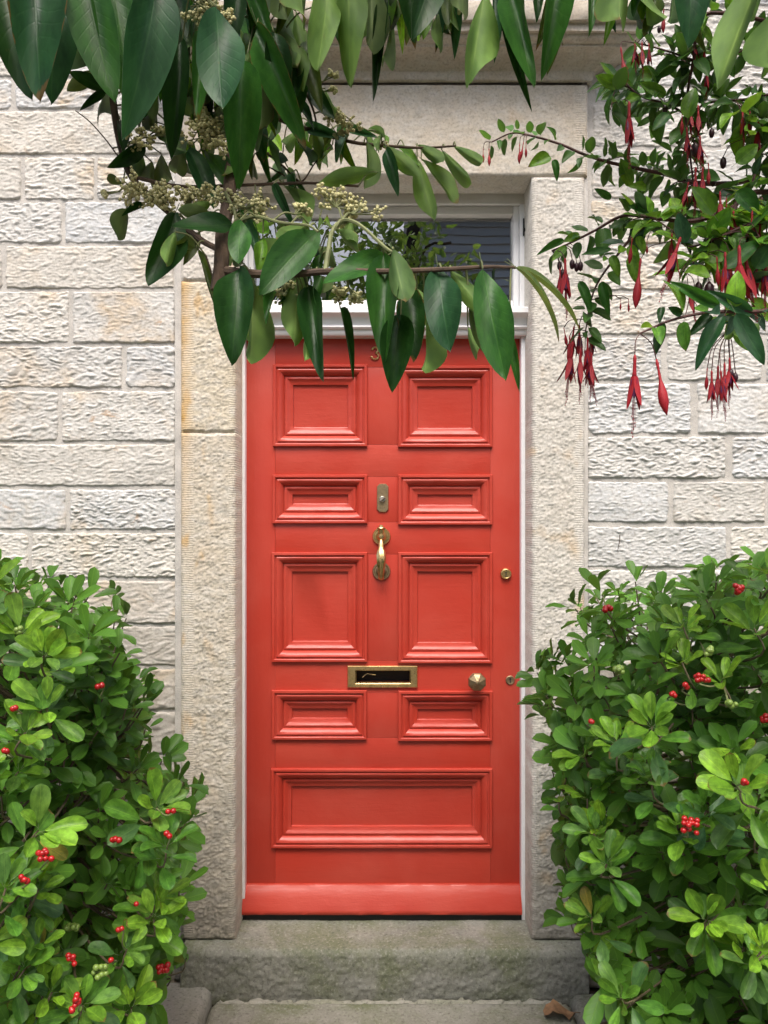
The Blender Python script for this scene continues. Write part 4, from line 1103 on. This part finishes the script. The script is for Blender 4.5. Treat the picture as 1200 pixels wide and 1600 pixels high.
# leaves filling the depth of the bough behind the front ones
for (n_, x0, x1, y0, y1, d0, d1, lx, ly) in ((60, 200, 480, -50, 130, 1.10, 1.24, 25, 85), (26, 240, 430, 120, 230, 1.16, 1.27, 22, 58), (9, 270, 400, 320, 390, 1.10, 1.16, 26, 50), (12, 100, 210, -60, 40, 1.08, 1.16, 20, 85), (22, 480, 900, -60, 10, 1.06, 1.16, 20, 70), (16, -10, 160, -60, 20, 1.05, 1.15, 25, 90), (12, 930, 1200, -60, -10, 1.02, 1.10, 25, 70), (14, 420, 600, 180, 250, 1.26, 1.36, 35, 45), (10, 380, 560, 370, 450, 1.02, 1.06, 25, 55)):
    for _ in range(n_):
        bx, by = rr.uniform(x0, x1), rr.uniform(y0, y1); L_ = ly * rr.uniform(0.7, 1.1)
        LV.append((bx, by, bx + rr.uniform(-lx, lx), by + L_, L_ * rr.uniform(0.28, 0.42), rr.uniform(d0, d1), 1 if rr.random() < 0.4 else 0, rr.choice((DK, MG, MG, MG, BL, OL, YG, YG))))
pet = MB()
def lay(base, tip, side, w, col, me, up=0.25):
    toward = (Vector((0, CAM_Y, CAM_Z)) - base.lerp(tip, 0.5)).normalized()
    nrm = toward if side == 0 else -toward
    nrm = (nrm + rvec(rr) * 0.30 + Vector((0, 0, up))).normalized()
    c = np.array(col) * rr.uniform(0.85, 1.2)
    return put('leaf', me, frame(base, tip, nrm, w), tree, c, rel)
for (bx, by, tx, ty, w, d, side, col) in LV:
    B_ = W(bx, by, d + rr.uniform(0.0, 0.05)); T_ = W(tx, ty, d - rr.uniform(0.0, 0.03))
    lay(B_, T_, side, w * d / F, col, rr.choice(TREE))
    nd = min(twig_nodes, key=lambda v: (v - B_).length + (0.25 if v.z < B_.z - 0.03 else 0))
    if (nd - B_).length > 0.004:
        mid = nd.lerp(B_, 0.5) + Vector((0, 0, 0.004 + 0.12 * (nd - B_).length))
        s_ = spline([nd, mid, B_], 4); pet.tube(s_, lerp_list(0.0013, 0.0010, len(s_)), 5, False)
# two long arching blades off the end of the low branch
for (bx, by, tx, ty, w, d, col) in ((806, 418, 935, 478, 15, .97, YG), (806, 418, 908, 508, 17, .95, YG)):
    B_ = W(bx, by, d); T_ = W(tx, ty, d + 0.03)
    put('leaf', TREE_ARCH[1], frame(B_, T_, Vector((0.25, -0.55, 0.8)), w * d / F * 2.0, (T_ - B_).length * 0.6), tree, (0.10, 0.16, 0.05), rel)
pet.obj('petioles', M['budstalk'], tree)['kind'] = 'stuff'
# foliage above the view, round the limb
items = []
for i in range(480):
    n_ = limb_pts[rr.randrange(len(limb_pts))]
    p = n_ + Vector((rr.uniform(-0.12, 0.12), rr.gauss(0.0, 0.15), rr.gauss(0.10, 0.15)))
    x, y, d = proj(p)
    if y > -40: continue
    tip = p + (Vector((rr.uniform(-0.5, 0.5), rr.uniform(-0.5, 0.5), -0.8))).normalized() * rr.uniform(0.09, 0.13)
    if proj(tip)[1] > -10: continue
    items.append((rr.choice(TREE), frame(p, tip, (rvec(rr) * 0.6 + Vector((0, 0, 0.6)) + Vector((rr.uniform(-1, 1), rr.uniform(-1, 1), 0)) * 0.5).normalized(), rr.uniform(0.03, 0.045))))
o = merge('foliage', items, ('leaf_top', 'leaf_under'), tree); o.color = (0.024, 0.075, 0.026, 1)

# blossom: flat-topped heads of tiny buds on branching stalks
def blossom(px, py, d, rp, n, flat=0.6):
    c = W(px, py, d); R_ = rp * d / F
    nd = min(twig_nodes, key=lambda v: (v - c).length)
    q = MB(); s = MB()
    hub = c.lerp(nd, 0.35)
    s.tube(spline([nd, nd.lerp(hub, 0.5) + Vector((0, 0, 0.006)), hub], 3), 0.0014, 5, False)
    subs = [c + Vector((rr.gauss(0, 0.45), rr.gauss(0, 0.35), rr.gauss(0, 0.45) * flat)) * R_ for _ in range(max(4, n // 9))]
    for sb in subs: s.tube([hub, sb], 0.0009, 4, False)
    for i in range(n):
        sb = rr.choice(subs); p = sb + rvec(rr) * R_ * rr.uniform(0.12, 0.38)
        k = 3.1 * d / F
        q.ball(p, k * rr.uniform(0.7, 1.15), 1)
        if i % 3 == 0:
            s.tube([sb, p], 0.0006, 3, False)
    o = q.obj('blossom_head', M['blossom'], tree, True, None); s.obj('stalk', M['budstalk'], o, origin=wloc(o))
for (px, py, d, rp, n) in ((222, 218, 1.16, 26, 60), (252, 203, 1.17, 24, 50), (210, 300, 1.14, 36, 110), (252, 308, 1.12, 38, 110), (300, 302, 1.12, 34, 90), (330, 205, 1.14, 38, 110), (312, 185, 1.15, 26, 60), (362, 308, 1.10, 34, 90), (392, 322, 1.08, 36, 110), (345, 225, 1.13, 26, 50), (478, 330, 1.08, 20, 34),
                           (520, 312, 1.07, 34, 90), (560, 330, 1.07, 30, 80), (545, 345, 1.06, 22, 40), (320, 12, 1.05, 30, 90), (348, 22, 1.04, 20, 50), (522, 188, 1.24, 26, 70), (545, 200, 1.24, 18, 40), (520, 118, 1.22, 12, 26), (522, 138, 1.22, 10, 20), (548, 462, 1.02, 22, 70), (535, 452, 1.02, 16, 30), (445, 455, 1.04, 30, 80), (470, 470, 1.04, 22, 50), (612, 12, 1.15, 16, 40), (718, 8, 1.1, 14, 30), (170, 305, 1.15, 12, 26), (598, 225, 1.31, 10, 20)):
    blossom(px, py, d - 0.01, rp * 0.95, int(n * 1.35))

# ------------------------------------------------------------------ fuchsia on the right
FL = [blade('fuchsia_leaf', 'ovate', ('fuch_top', 'fuch_under'), *a, seed=70 + i, ns=9, petiole=0.22) for i, a in enumerate([(0.20, 0.08, 0.02), (0.28, 0.20, 0.03), (0.14, 0.02, 0.025), (0.32, 0.30, 0.02)])]
fu = tag(empty('fuchsia_shrub', (1.42, -1.30, -0.03)), 'arching fuchsia with hanging crimson flowers in front of the right wall', 'shrub')
rel = wloc(fu)
rf = random.Random(17)
def fstem(pts, r0, r1, nm='stem', n=6):
    P = [p if isinstance(p, Vector) else W(*p) for p in pts]
    S = spline(P, n); q = MB(); q.tube(S, lerp_list(r0, r1, len(S)), 7); q.obj(nm, M['redstem'], fu)
    return S
f0 = [Vector((1.42, -1.30, -0.06)), Vector((1.38, -1.32, 0.7)), Vector((1.22, -1.36, 1.45)), Vector((0.98, -1.38, 1.88))]
fstem(f0, 0.020, 0.010, 'stem', 8)
f1 = [Vector((1.44, -1.28, -0.06)), Vector((1.44, -1.25, 0.8)), Vector((1.25, -1.25, 1.7)), Vector((0.95, -1.30, 2.08)), Vector((0.72, -1.36, 2.18))]
fstem(f1, 0.018, 0.006, 'stem', 8)
hub = f0[-1]
S = []
S.append(fstem([hub, (1230, 285, 1.25), (1140, 287, 1.30), (1085, 285, 1.34), (1040, 272, 1.36), (1000, 264, 1.37), (950, 253, 1.38), (910, 240, 1.39), (875, 225, 1.40), (830, 212, 1.41), (800, 208, 1.42), (768, 222, 1.42)], 0.0050, 0.0012))
S.append(fstem([hub, (1215, 300, 1.22), (1140, 328, 1.20), (1085, 345, 1.20), (1030, 342, 1.22), (975, 337, 1.25), (930, 360, 1.27), (890, 380, 1.28), (862, 392, 1.28)], 0.0048, 0.0012))
S.append(fstem([(1020, 342, 1.22), (990, 368, 1.22), (962, 402, 1.23), (935, 440, 1.24), (922, 475, 1.24), (914, 525, 1.24)], 0.0026, 0.0010))
S.append(fstem([(1250, 470, 1.0), (1190, 486, 1.0), (1110, 488, 1.0), (1050, 500, 1.0), (1000, 521, 1.0)], 0.0030, 0.0012))
S.append(fstem([f1[-1], (1110, 20, 1.22), (1085, 90, 1.24), (1072, 170, 1.26), (1078, 240, 1.26), (1085, 300, 1.26)], 0.0032, 0.0014))
S.append(fstem([(1075, 180, 1.26), (1040, 162, 1.28), (1005, 152, 1.29), (985, 138, 1.30), (968, 130, 1.30)], 0.0022, 0.0010))
S.append(fstem([f1[-2], (1240, 150, 1.25), (1160, 156, 1.26), (1110, 160, 1.26), (1080, 175, 1.26)], 0.0030, 0.0014))
S.append(fstem([(1085, 95, 1.24), (1050, 82, 1.27), (1015, 72, 1.29), (985, 66, 1.30)], 0.0020, 0.0010))
S.append(fstem([(1150, 322, 1.20), (1140, 360, 1.18), (1130, 400, 1.17), (1100, 415, 1.17), (1088, 410, 1.17)], 0.0022, 0.0010))
S.append(fstem([(1190, 310, 1.21), (1185, 360, 1.17), (1175, 420, 1.14), (1168, 470, 1.12), (1140, 515, 1.12)], 0.0024, 0.0010))
S.append(fstem([hub, (1230, 350, 1.15), (1170, 352, 1.14), (1120, 372, 1.14), (1075, 385, 1.15), (1050, 360, 1.17)], 0.0030, 0.0010))
S.append(fstem([f1[-2], (1230, 60, 1.28), (1180, 70, 1.28), (1140, 90, 1.27), (1110, 110, 1.27)], 0.0026, 0.0010))
S.append(fstem([(1165, 322, 1.2), (1188, 240, 1.24), (1192, 200, 1.25), (1180, 180, 1.26)], 0.0020, 0.0010))
# side shoots
mains = list(S)
for i in range(46):
    s = rf.choice(mains[:2] + mains[4:7] + mains[8:]); a = s[rf.randrange(len(s) // 4, len(s))]
    x, y, d = proj(a)
    if not (925 < x < 1215 and 60 < y < 430): continue
    L_ = rf.uniform(25, 75); an = rf.uniform(-0.5, 3.6)
    e = W(x + math.cos(an) * L_, y + math.sin(an) * L_ * 0.6, d + rf.uniform(-0.06, 0.10))
    m_ = a.lerp(e, 0.5) + Vector((0, 0, 0.012))
    S.append(fstem([a, m_, e], 0.0013, 0.0008, 'side_shoot', 4))
def fcol(y):
    t = rf.random()
    c = np.array((0.075, 0.215, 0.026)) * (1 - t) + np.array((0.21, 0.41, 0.042)) * t
    if rf.random() < 0.2: c = np.array((0.04, 0.10, 0.062))
    return c * rf.uniform(0.8, 1.2)
fl_items = []
for si, s in enumerate(S):
    acc = 0; nxt = 0.006; ph = rf.uniform(0, 3)
    for i in range(1, len(s)):
        seg = (s[i] - s[i - 1]).length; acc += seg
        while acc > nxt:
            p = s[i]; nxt += rf.uniform(0.009, 0.015) if si not in (3,) else 0.035
            x, y, d = proj(p)
            t_ = (s[i] - s[i - 1]).normalized(); a = t_.orthogonal().normalized(); b = t_.cross(a); ph += 1.57
            thin = si in (0, 2) or x < 930
            for sg in (0, math.pi):
                if rf.random() < (0.28 if thin else 0.28): continue
                if x > 1260 or (y < -60): 
                    if rf.random() < 0.6: continue
                dv = (a * math.cos(ph + sg) + b * math.sin(ph + sg) + t_ * rf.uniform(0.1, 0.6) + Vector((0, -0.15, rf.uniform(-0.7, 0.35)))).normalized()
                L_ = rf.uniform(0.024, 0.050) * (0.75 if thin else 1.0)
                st = p + dv * 0.006
                nrm = (Vector((0, -0.55, 0.8)) + rvec(rf) * 0.55).normalized()
                fl_items.append((rf.choice(FL), frame(st, st + dv * L_, nrm, L_ * rf.uniform(0.42, 0.58)), fcol(y), proj(st)))
# leaves the photograph shows one by one
for (bx, by, tx, ty, w, d, sd, c) in ((860, 245, 828, 254, 22, 1.38, 0, YG), (865, 250, 872, 278, 12, 1.38, 0, MG), (985, 292, 970, 246, 20, 1.36, 0, YG), (955, 310, 930, 295, 12, 1.34, 0, MG), (1075, 185, 1083, 130, 26, 1.2, 0, YG), (1045, 178, 1020, 202, 20, 1.2, 0, MG), (1115, 335, 1085, 288, 30, 1.12, 0, YG), (1150, 255, 1185, 225, 26, 1.15, 0, YG),
                                      (1070, 380, 1060, 330, 26, 1.12, 0, BL), (1130, 420, 1190, 375, 30, 1.1, 0, MG), (1130, 495, 1085, 570, 26, 0.99, 0, BL), (1150, 490, 1195, 570, 30, 0.99, 0, BL), (1110, 492, 1080, 520, 18, 1.0, 0, DK), (1125, 480, 1050, 440, 20, 1.0, 0, MG), (1175, 490, 1110, 455, 22, 1.0, 0, BL), (1036, 505, 1024, 555, 18, 1.0, 0, DK),
                                      (1035, 480, 1030, 500, 12, 1.0, 0, DK), (1065, 492, 1045, 480, 14, 1.0, 0, DK), (885, 385, 862, 408, 14, 1.27, 0, YG), (882, 376, 842, 392, 12, 1.28, 0, MG), (905, 366, 880, 378, 14, 1.27, 0, YG), (955, 400, 968, 430, 16, 1.2, 0, YG), (985, 400, 995, 440, 20, 1.2, 0, YG), (955, 390, 908, 398, 14, 1.22, 0, MG), (905, 440, 925, 485, 16, 1.22, 0, MG),
                                      (940, 440, 950, 490, 16, 1.22, 0, MG), (1040, 150, 1000, 128, 18, 1.26, 0, YG), (1150, 300, 1190, 330, 30, 1.14, 0, MG), (1180, 420, 1205, 380, 30, 1.1, 0, MG), (1020, 330, 985, 320, 18, 1.22, 0, MG), (1010, 295, 985, 288, 16, 1.3, 0, YG), (1150, 515, 1130, 530, 16, 1.1, 1, YG), (1160, 505, 1150, 535, 20, 1.1, 1, YG), (1185, 505, 1170, 535, 22, 1.1, 1, YG), (968, 135, 930, 118, 20, 1.28, 0, YG), (1000, 150, 975, 160, 18, 1.28, 0, YG), (1000, 110, 1030, 118, 18, 1.28, 0, YG)):
    B_ = W(bx, by, d); T_ = W(tx, ty, d - 0.01)
    tw = (Vector((0, CAM_Y, CAM_Z)) - B_).normalized() * (1 if sd == 0 else -1)
    fl_items.append((rf.choice(FL), frame(B_, T_, (tw + Vector((0, 0, 0.35)) + rvec(rf) * 0.25).normalized(), w * d / F), np.array(c) * rf.uniform(0.9, 1.25), (bx, by, d - 1.0)))
fl_items.sort(key=lambda t: (0 if (-10 < t[3][0] < 1210 and -10 < t[3][1] < 700) else 1, t[3][2]))
for (me, mx, c, _) in fl_items[:300]: put('leaf', me, mx, fu, c, rel)
if len(fl_items) > 305:
    o = merge('foliage', [(a, b) for a, b, _, _ in fl_items[300:]], ('fuch_top', 'fuch_under'), fu); o.color = (0.06, 0.16, 0.034, 1)

# flowers: tube, four flaring sepals, purple skirt, long stamens (unit length, hanging along -Z)
def petal(q, z0, z1, r0, r1, w, ang, bend, n=6):
    V = []; Fc = []
    for i in range(n + 1):
        t = i / n; z = z0 + (z1 - z0) * t; r_ = r0 + (r1 - r0) * t ** bend
        hw = w * math.sin(math.pi * min(0.999, 0.18 + 0.82 * t)) ** 0.8 if t < 1 else 0.002
        for u, dz in ((-1, 0.0), (0, 0.03), (1, 0.0)):
            ca, sa = math.cos(ang), math.sin(ang)
            rad = r_ + (0.25 * hw if u == 0 else 0)
            V.append((ca * rad - sa * u * hw, sa * rad + ca * u * hw, z))
    V2 = [(x * 0.94, y * 0.94, z) for x, y, z in V]
    m_ = len(V)
    for i in range(n):
        for j in range(2):
            a = i * 3 + j
            Fc.append((a, a + 1, a + 4, a + 3)); Fc.append((m_ + a + 3, m_ + a + 4, m_ + a + 1, m_ + a))
    q.add(V + V2, Fc)
def mk(q, name, mat):
    me = bpy.data.meshes.new(name); me.from_pydata(q.V, [], q.F); me.update(); me.materials.append(M[mat])
    me.polygons.foreach_set('use_smooth', [True] * len(me.polygons)); return me
FLOW = []
for v, (flare, off) in enumerate(((0.26, 0.3), (0.40, 0.9), (0.18, 0.1))):
    a = MB(); a.tube([(0, 0, 0.02), (0, 0, -0.05), (0, 0, -0.12), (0, 0, -0.30), (0, 0, -0.42)], [0.025, 0.055, 0.045, 0.055, 0.085], 8)
    for k in range(4): petal(a, -0.38, -1.0 + 0.05 * (k % 2), 0.065, flare * (1 + 0.2 * math.sin(k * 2 + v)), 0.105, off + k * math.pi / 2, 1.4)
    b = MB()
    for k in range(4): petal(b, -0.40, -0.78, 0.05, 0.12, 0.10, off + 0.78 + k * math.pi / 2, 0.8)
    c = MB()
    for k in range(6):
        t = k * 1.05; e = (0.05 * math.cos(t), 0.05 * math.sin(t), -1.12 - 0.06 * k)
        c.tube([(0.02 * math.cos(t), 0.02 * math.sin(t), -0.5), e], 0.008, 4); c.ball(e, 0.02, 1)
    c.tube([(0, 0, -0.5), (0.01, 0, -1.5)], 0.009, 4); c.ball((0.01, 0, -1.5), 0.022, 1)
    FLOW.append((mk(a, 'flower', 'sepal'), mk(b, 'corolla', 'corolla'), mk(c, 'stamens', 'stamen')))
a = MB(); a.tube([(0, 0, 0.02), (0, 0, -0.06), (0, 0, -0.16), (0, 0, -0.36), (0, 0, -0.46), (0.02, 0, -0.60), (0.03, 0, -0.76), (0.02, 0, -0.90), (0, 0, -1.0)], [0.02, 0.045, 0.03, 0.04, 0.075, 0.125, 0.13, 0.07, 0.005], 10)
BUD = mk(a, 'flower_bud', 'sepal')
a = MB(); a.tube([(0, 0, 0), (0, 0, -0.2), (0, 0, -0.5), (0, 0, -0.85), (0, 0, -1.0)], [0.06, 0.22, 0.27, 0.2, 0.03], 10)
FRUIT = mk(a, 'fruit', 'fruit')
nodes = [p for s in S for p in s]
ped = MB()
def hang(kind, px, y0, y1, d, tilt=0.0):
    top = W(px, y0, d); L_ = (y1 - y0) * d / F
    m = Matrix.Translation(top) @ Matrix.Rotation(tilt, 4, 'Y') @ Matrix.Rotation(rf.uniform(-0.12, 0.12), 4, 'X') @ Matrix.Rotation(rf.uniform(0, 6.28), 4, 'Z') @ Matrix.Diagonal((L_ * 0.66, L_ * 0.66, L_, 1)) if kind != 'f' else Matrix.Translation(top) @ Matrix.Diagonal((L_, L_, L_, 1))
    if kind == 'o':
        s_, c_, t_ = rf.choice(FLOW)
        o = put('flower', s_, m, fu, None, rel)
        for nm, me in (('corolla', c_), ('stamens', t_)):
            e = bpy.data.objects.new(nm, me); COL.objects.link(e); e.parent = o
    elif kind == 'b': put('flower_bud', BUD, m, fu, None, rel)
    else: put('fruit', FRUIT, m, fu, None, rel)
    nd = min(nodes, key=lambda v: (v - top).length + (0.3 if v.z < top.z + 0.005 else 0))
    md = nd.lerp(top, 0.55) + Vector((0, 0, 0.006)); md.x = nd.x * 0.25 + top.x * 0.75
    sp = spline([nd, md, top], 4); ped.tube(sp, 0.0007, 4, False)
for f in (('o', 983, 160, 228, 1.25), ('o', 1091, 165, 212, 1.22), ('o', 1073, 200, 243, 1.22), ('o', 1094, 213, 256, 1.21), ('o', 1087, 262, 318, 1.2), ('b', 1107, 255, 290, 1.2), ('o', 1076, 285, 322, 1.2, 0.2), ('o', 1063, 372, 445, 1.1, 0.35), ('o', 1075, 445, 492, 1.12, -0.2), ('o', 1133, 395, 460, 1.1), ('o', 1141, 398, 466, 1.12), ('o', 1155, 385, 468, 1.08),
          ('o', 1163, 392, 470, 1.1, -0.2), ('b', 1120, 402, 447, 1.1, -0.1), ('o', 992, 556, 640, 0.99, 0.0), ('b', 1026, 563, 652, 0.98, -0.15), ('o', 1112, 580, 630, 1.1), ('o', 1122, 572, 625, 1.12), ('o', 1132, 568, 622, 1.1), ('o', 1126, 580, 632, 1.08, -0.1), ('o', 895, 535, 600, 1.24, 0.1), ('o', 905, 508, 560, 1.26), ('o', 907, 545, 602, 1.22), ('o', 914, 548, 606, 1.25, -0.2), ('o', 925, 515, 555, 1.24), ('o', 924, 552, 602, 1.22),
          ('o', 897, 510, 556, 1.26, 0.1), ('o', 875, 420, 458, 1.26), ('o', 883, 405, 470, 1.24), ('b', 881, 512, 543, 1.27, -0.15), ('b', 1001, 405, 484, 1.16, 0.12), ('b', 988, 372, 412, 1.18, 0.1), ('b', 970, 75, 137, 1.27, -0.1), ('b', 1037, 14, 52, 1.22), ('o', 992, 68, 103, 1.28), ('o', 1003, 66, 108, 1.27), ('o', 1014, 68, 104, 1.28), ('b', 970, 467, 485, 1.2), ('b', 982, 467, 488, 1.2), ('b', 1011, 376, 398, 1.18), ('b', 818, 222, 250, 1.38, 0.15), ('b', 812, 225, 256, 1.38),
          ('b', 822, 222, 246, 1.38), ('b', 764, 232, 262, 1.41), ('b', 755, 232, 254, 1.41), ('o', 1105, 105, 140, 1.24), ('o', 1085, 60, 95, 1.24), ('b', 1100, 70, 98, 1.24), ('o', 1150, 480, 500, 1.08), ('o', 1178, 395, 450, 1.14), ('b', 1190, 455, 490, 1.14),
          ('o', 1175, 330, 385, 1.14), ('o', 1188, 345, 400, 1.13), ('o', 1197, 400, 462, 1.1), ('b', 1182, 405, 455, 1.12), ('o', 1146, 330, 380, 1.17), ('o', 1125, 300, 352, 1.18), ('b', 1135, 310, 350, 1.18), ('o', 1160, 170, 215, 1.22), ('o', 1185, 190, 240, 1.22), ('b', 1172, 175, 212, 1.22), ('o', 1080, 170, 205, 1.23), ('b', 1066, 175, 210, 1.24), ('o', 1098, 262, 312, 1.19), ('o', 1050, 365, 410, 1.15), ('o', 918, 528, 580, 1.23), ('b', 890, 525, 570, 1.25), ('o', 1140, 560, 612, 1.1), ('b', 1105, 575, 610, 1.12),
          ('f', 874, 408, 422, 1.27), ('f', 894, 405, 421, 1.27), ('f', 901, 410, 425, 1.27), ('f', 907, 408, 424, 1.27), ('f', 879, 420, 436, 1.27), ('f', 1110, 361, 384, 1.15), ('f', 1091, 440, 462, 1.13), ('f', 1108, 440, 470, 1.13), ('f', 1086, 455, 470, 1.13), ('f', 1142, 576, 593, 1.1), ('f', 1149, 582, 598, 1.1), ('f', 1086, 222, 246, 1.24), ('f', 1112, 200, 216, 1.24), ('f', 1039, 162, 178, 1.26), ('f', 1130, 245, 264, 1.24), ('f', 1114, 270, 292, 1.24), ('f', 1150, 380, 394, 1.14), ('f', 1030, 40, 52, 1.24)):
    hang(*f)
ped.obj('pedicels', M['redstem'], fu)['kind'] = 'stuff'

# ------------------------------------------------------------------ curled dry leaf on the paving, stalk on the wall
q = MB(); P0 = W(874, 1578, 2.30); P0.z = 0.004
rows = []
for i in range(9):
    t = i / 8; hw = 0.030 * math.sin(math.pi * min(1, 0.08 + t * 0.92)) ** 0.7 * (1 + 0.25 * math.sin(i * 2.4))
    for u in (-1, -0.4, 0.4, 1):
        rows.append((P0.x - 0.045 + 0.09 * t, P0.y + u * hw, P0.z + 0.006 + 0.012 * abs(u) * abs(math.sin(t * 4)) + 0.008 * math.sin(t * 5)))
lo = [(x, y, z - 0.0012) for x, y, z in rows]
Fc = []
for i in range(8):
    for j in range(3):
        a = i * 4 + j; Fc.append((a, a + 4, a + 5, a + 1)); Fc.append((36 + a, 36 + a + 1, 36 + a + 5, 36 + a + 4))
q.add(rows + lo, Fc); q.tube([(P0.x + 0.045, P0.y, P0.z + 0.008), (P0.x + 0.062, P0.y + 0.006, P0.z + 0.003)], 0.0010, 5)
tag(q.obj('fallen_leaf', M['dryleaf'], None, True, None, origin=P0), 'curled dry brown leaf lying on the paving below the doorstep', 'leaf')
q = MB(); q.tube([Vector((PX(966, DW), WALL_Y - 0.016, PZ(836, DW))), Vector((PX(966.5, DW), WALL_Y - 0.012, PZ(845, DW))), Vector((PX(963.5, DW), WALL_Y - 0.009, PZ(861, DW)))], [0.0016, 0.0014, 0.0008], 5)
q.obj('clinging_stalk', M['bark'], wall)

# ------------------------------------------------------------------ across the street (seen in the fanlight glass)
board = NT('grey blue painted boards'); cb = board.coords((0.15, 1, 1))
M['board'] = board.fin(board.mix(board.ramp(board.noise(cb, 12, 4), 0.3, 0.7), (0.74, 0.72, 0.68), (0.80, 0.78, 0.74)), 0.6)
M['roof'] = mat_plain('slate roof', (0.10, 0.10, 0.11), 0.7)
house = tag(empty('house', (4.5, -14, -0.03)), 'weatherboarded house reflected in the fanlight glass', 'house')
q = MB(); q.box(0.8, 10, -20, -14.04, -0.03, 7.9); q.obj('wall', M['mortar'], house)
bmesh_board = None
for i in range(43):
    z = 0.05 + i * 0.18
    if bmesh_board is None:
        q = MB(); q.add([(0.8, -14.04, z), (10, -14.04, z), (10, -13.985, z), (0.8, -13.985, z), (0.8, -14.04, z + 0.18), (10, -14.04, z + 0.18), (10, -14.028, z + 0.18), (0.8, -14.028, z + 0.18)], [(0, 1, 2, 3), (4, 7, 6, 5), (3, 2, 6, 7), (0, 3, 7, 4), (1, 5, 6, 2), (0, 4, 5, 1)])
        o = q.obj('board', M['board'], house, False); bmesh_board = o
    else:
        o = bmesh_board.copy(); COL.objects.link(o); o.location = bmesh_board.location + Vector((0, 0, i * 0.18))
q = MB(); q.add([(0.5, -13.6, 7.9), (10.4, -13.6, 7.9), (10.4, -17, 9.6), (0.5, -17, 9.6), (0.5, -20.4, 7.9), (10.4, -20.4, 7.9)], [(0, 1, 2, 3), (3, 2, 5, 4), (0, 4, 5, 1), (0, 3, 4), (1, 5, 2)])
q.obj('roof', M['roof'], house, False)
CROWN = [blade('crown_leaf', 'lance', ('leaf_top', 'leaf_under'), 0.2, 0.15, 0.02, seed=90 + i, ns=4, petiole=0) for i in range(3)]
for ti, (tx, ty, tz, rx, rz, lab) in enumerate(((-1.4, -5.6, 3.8, 1.0, 1.1, 'small garden tree farthest left across the path'), (0.1, -6.2, 4.1, 1.0, 0.95, 'small garden tree in the middle across the path'), (1.9, -5.8, 3.3, 0.8, 0.9, 'small garden tree farthest right across the path'))):
    r_ = random.Random(60 + ti)
    t_ = tag(empty('garden_tree', (tx, ty, -0.03)), lab, 'tree', 'garden trees behind the viewer')
    q = MB(); pts = spline([Vector((tx, ty, -0.06)), Vector((tx + 0.08, ty, tz * 0.4)), Vector((tx - 0.05, ty, tz))], 6); q.tube(pts, lerp_list(0.07, 0.03, len(pts)), 8)
    for k in range(7):
        e = Vector((tx, ty, tz)) + Vector((r_.uniform(-0.8, 0.8) * rx, r_.uniform(-0.7, 0.7), r_.uniform(-0.4, 0.8) * rz)); q.tube(spline([pts[-5], pts[-1].lerp(e, 0.5), e], 4), 0.015, 5)
    q.obj('trunk', M['bark'], t_)
    items = []
    for k in range(1300):
        u = rvec(r_) * r_.uniform(0.35, 1.05)
        if float(noise2(u.x * 2.2 + ti * 5, u.z * 2.2, 44)) < -0.18: continue
        p = Vector((tx, ty, tz)) + Vector((u.x * rx, u.y * 0.9, u.z * rz)); dv = (rvec(r_) + Vector((0, 0, -0.3))).normalized()
        items.append((r_.choice(CROWN), frame(p, p + dv * r_.uniform(0.09, 0.16), rvec(r_), r_.uniform(0.04, 0.07))))
    o = merge('crown', items, ('leaf_top', 'leaf_under'), t_); o.color = (0.17, 0.30, 0.08, 1)
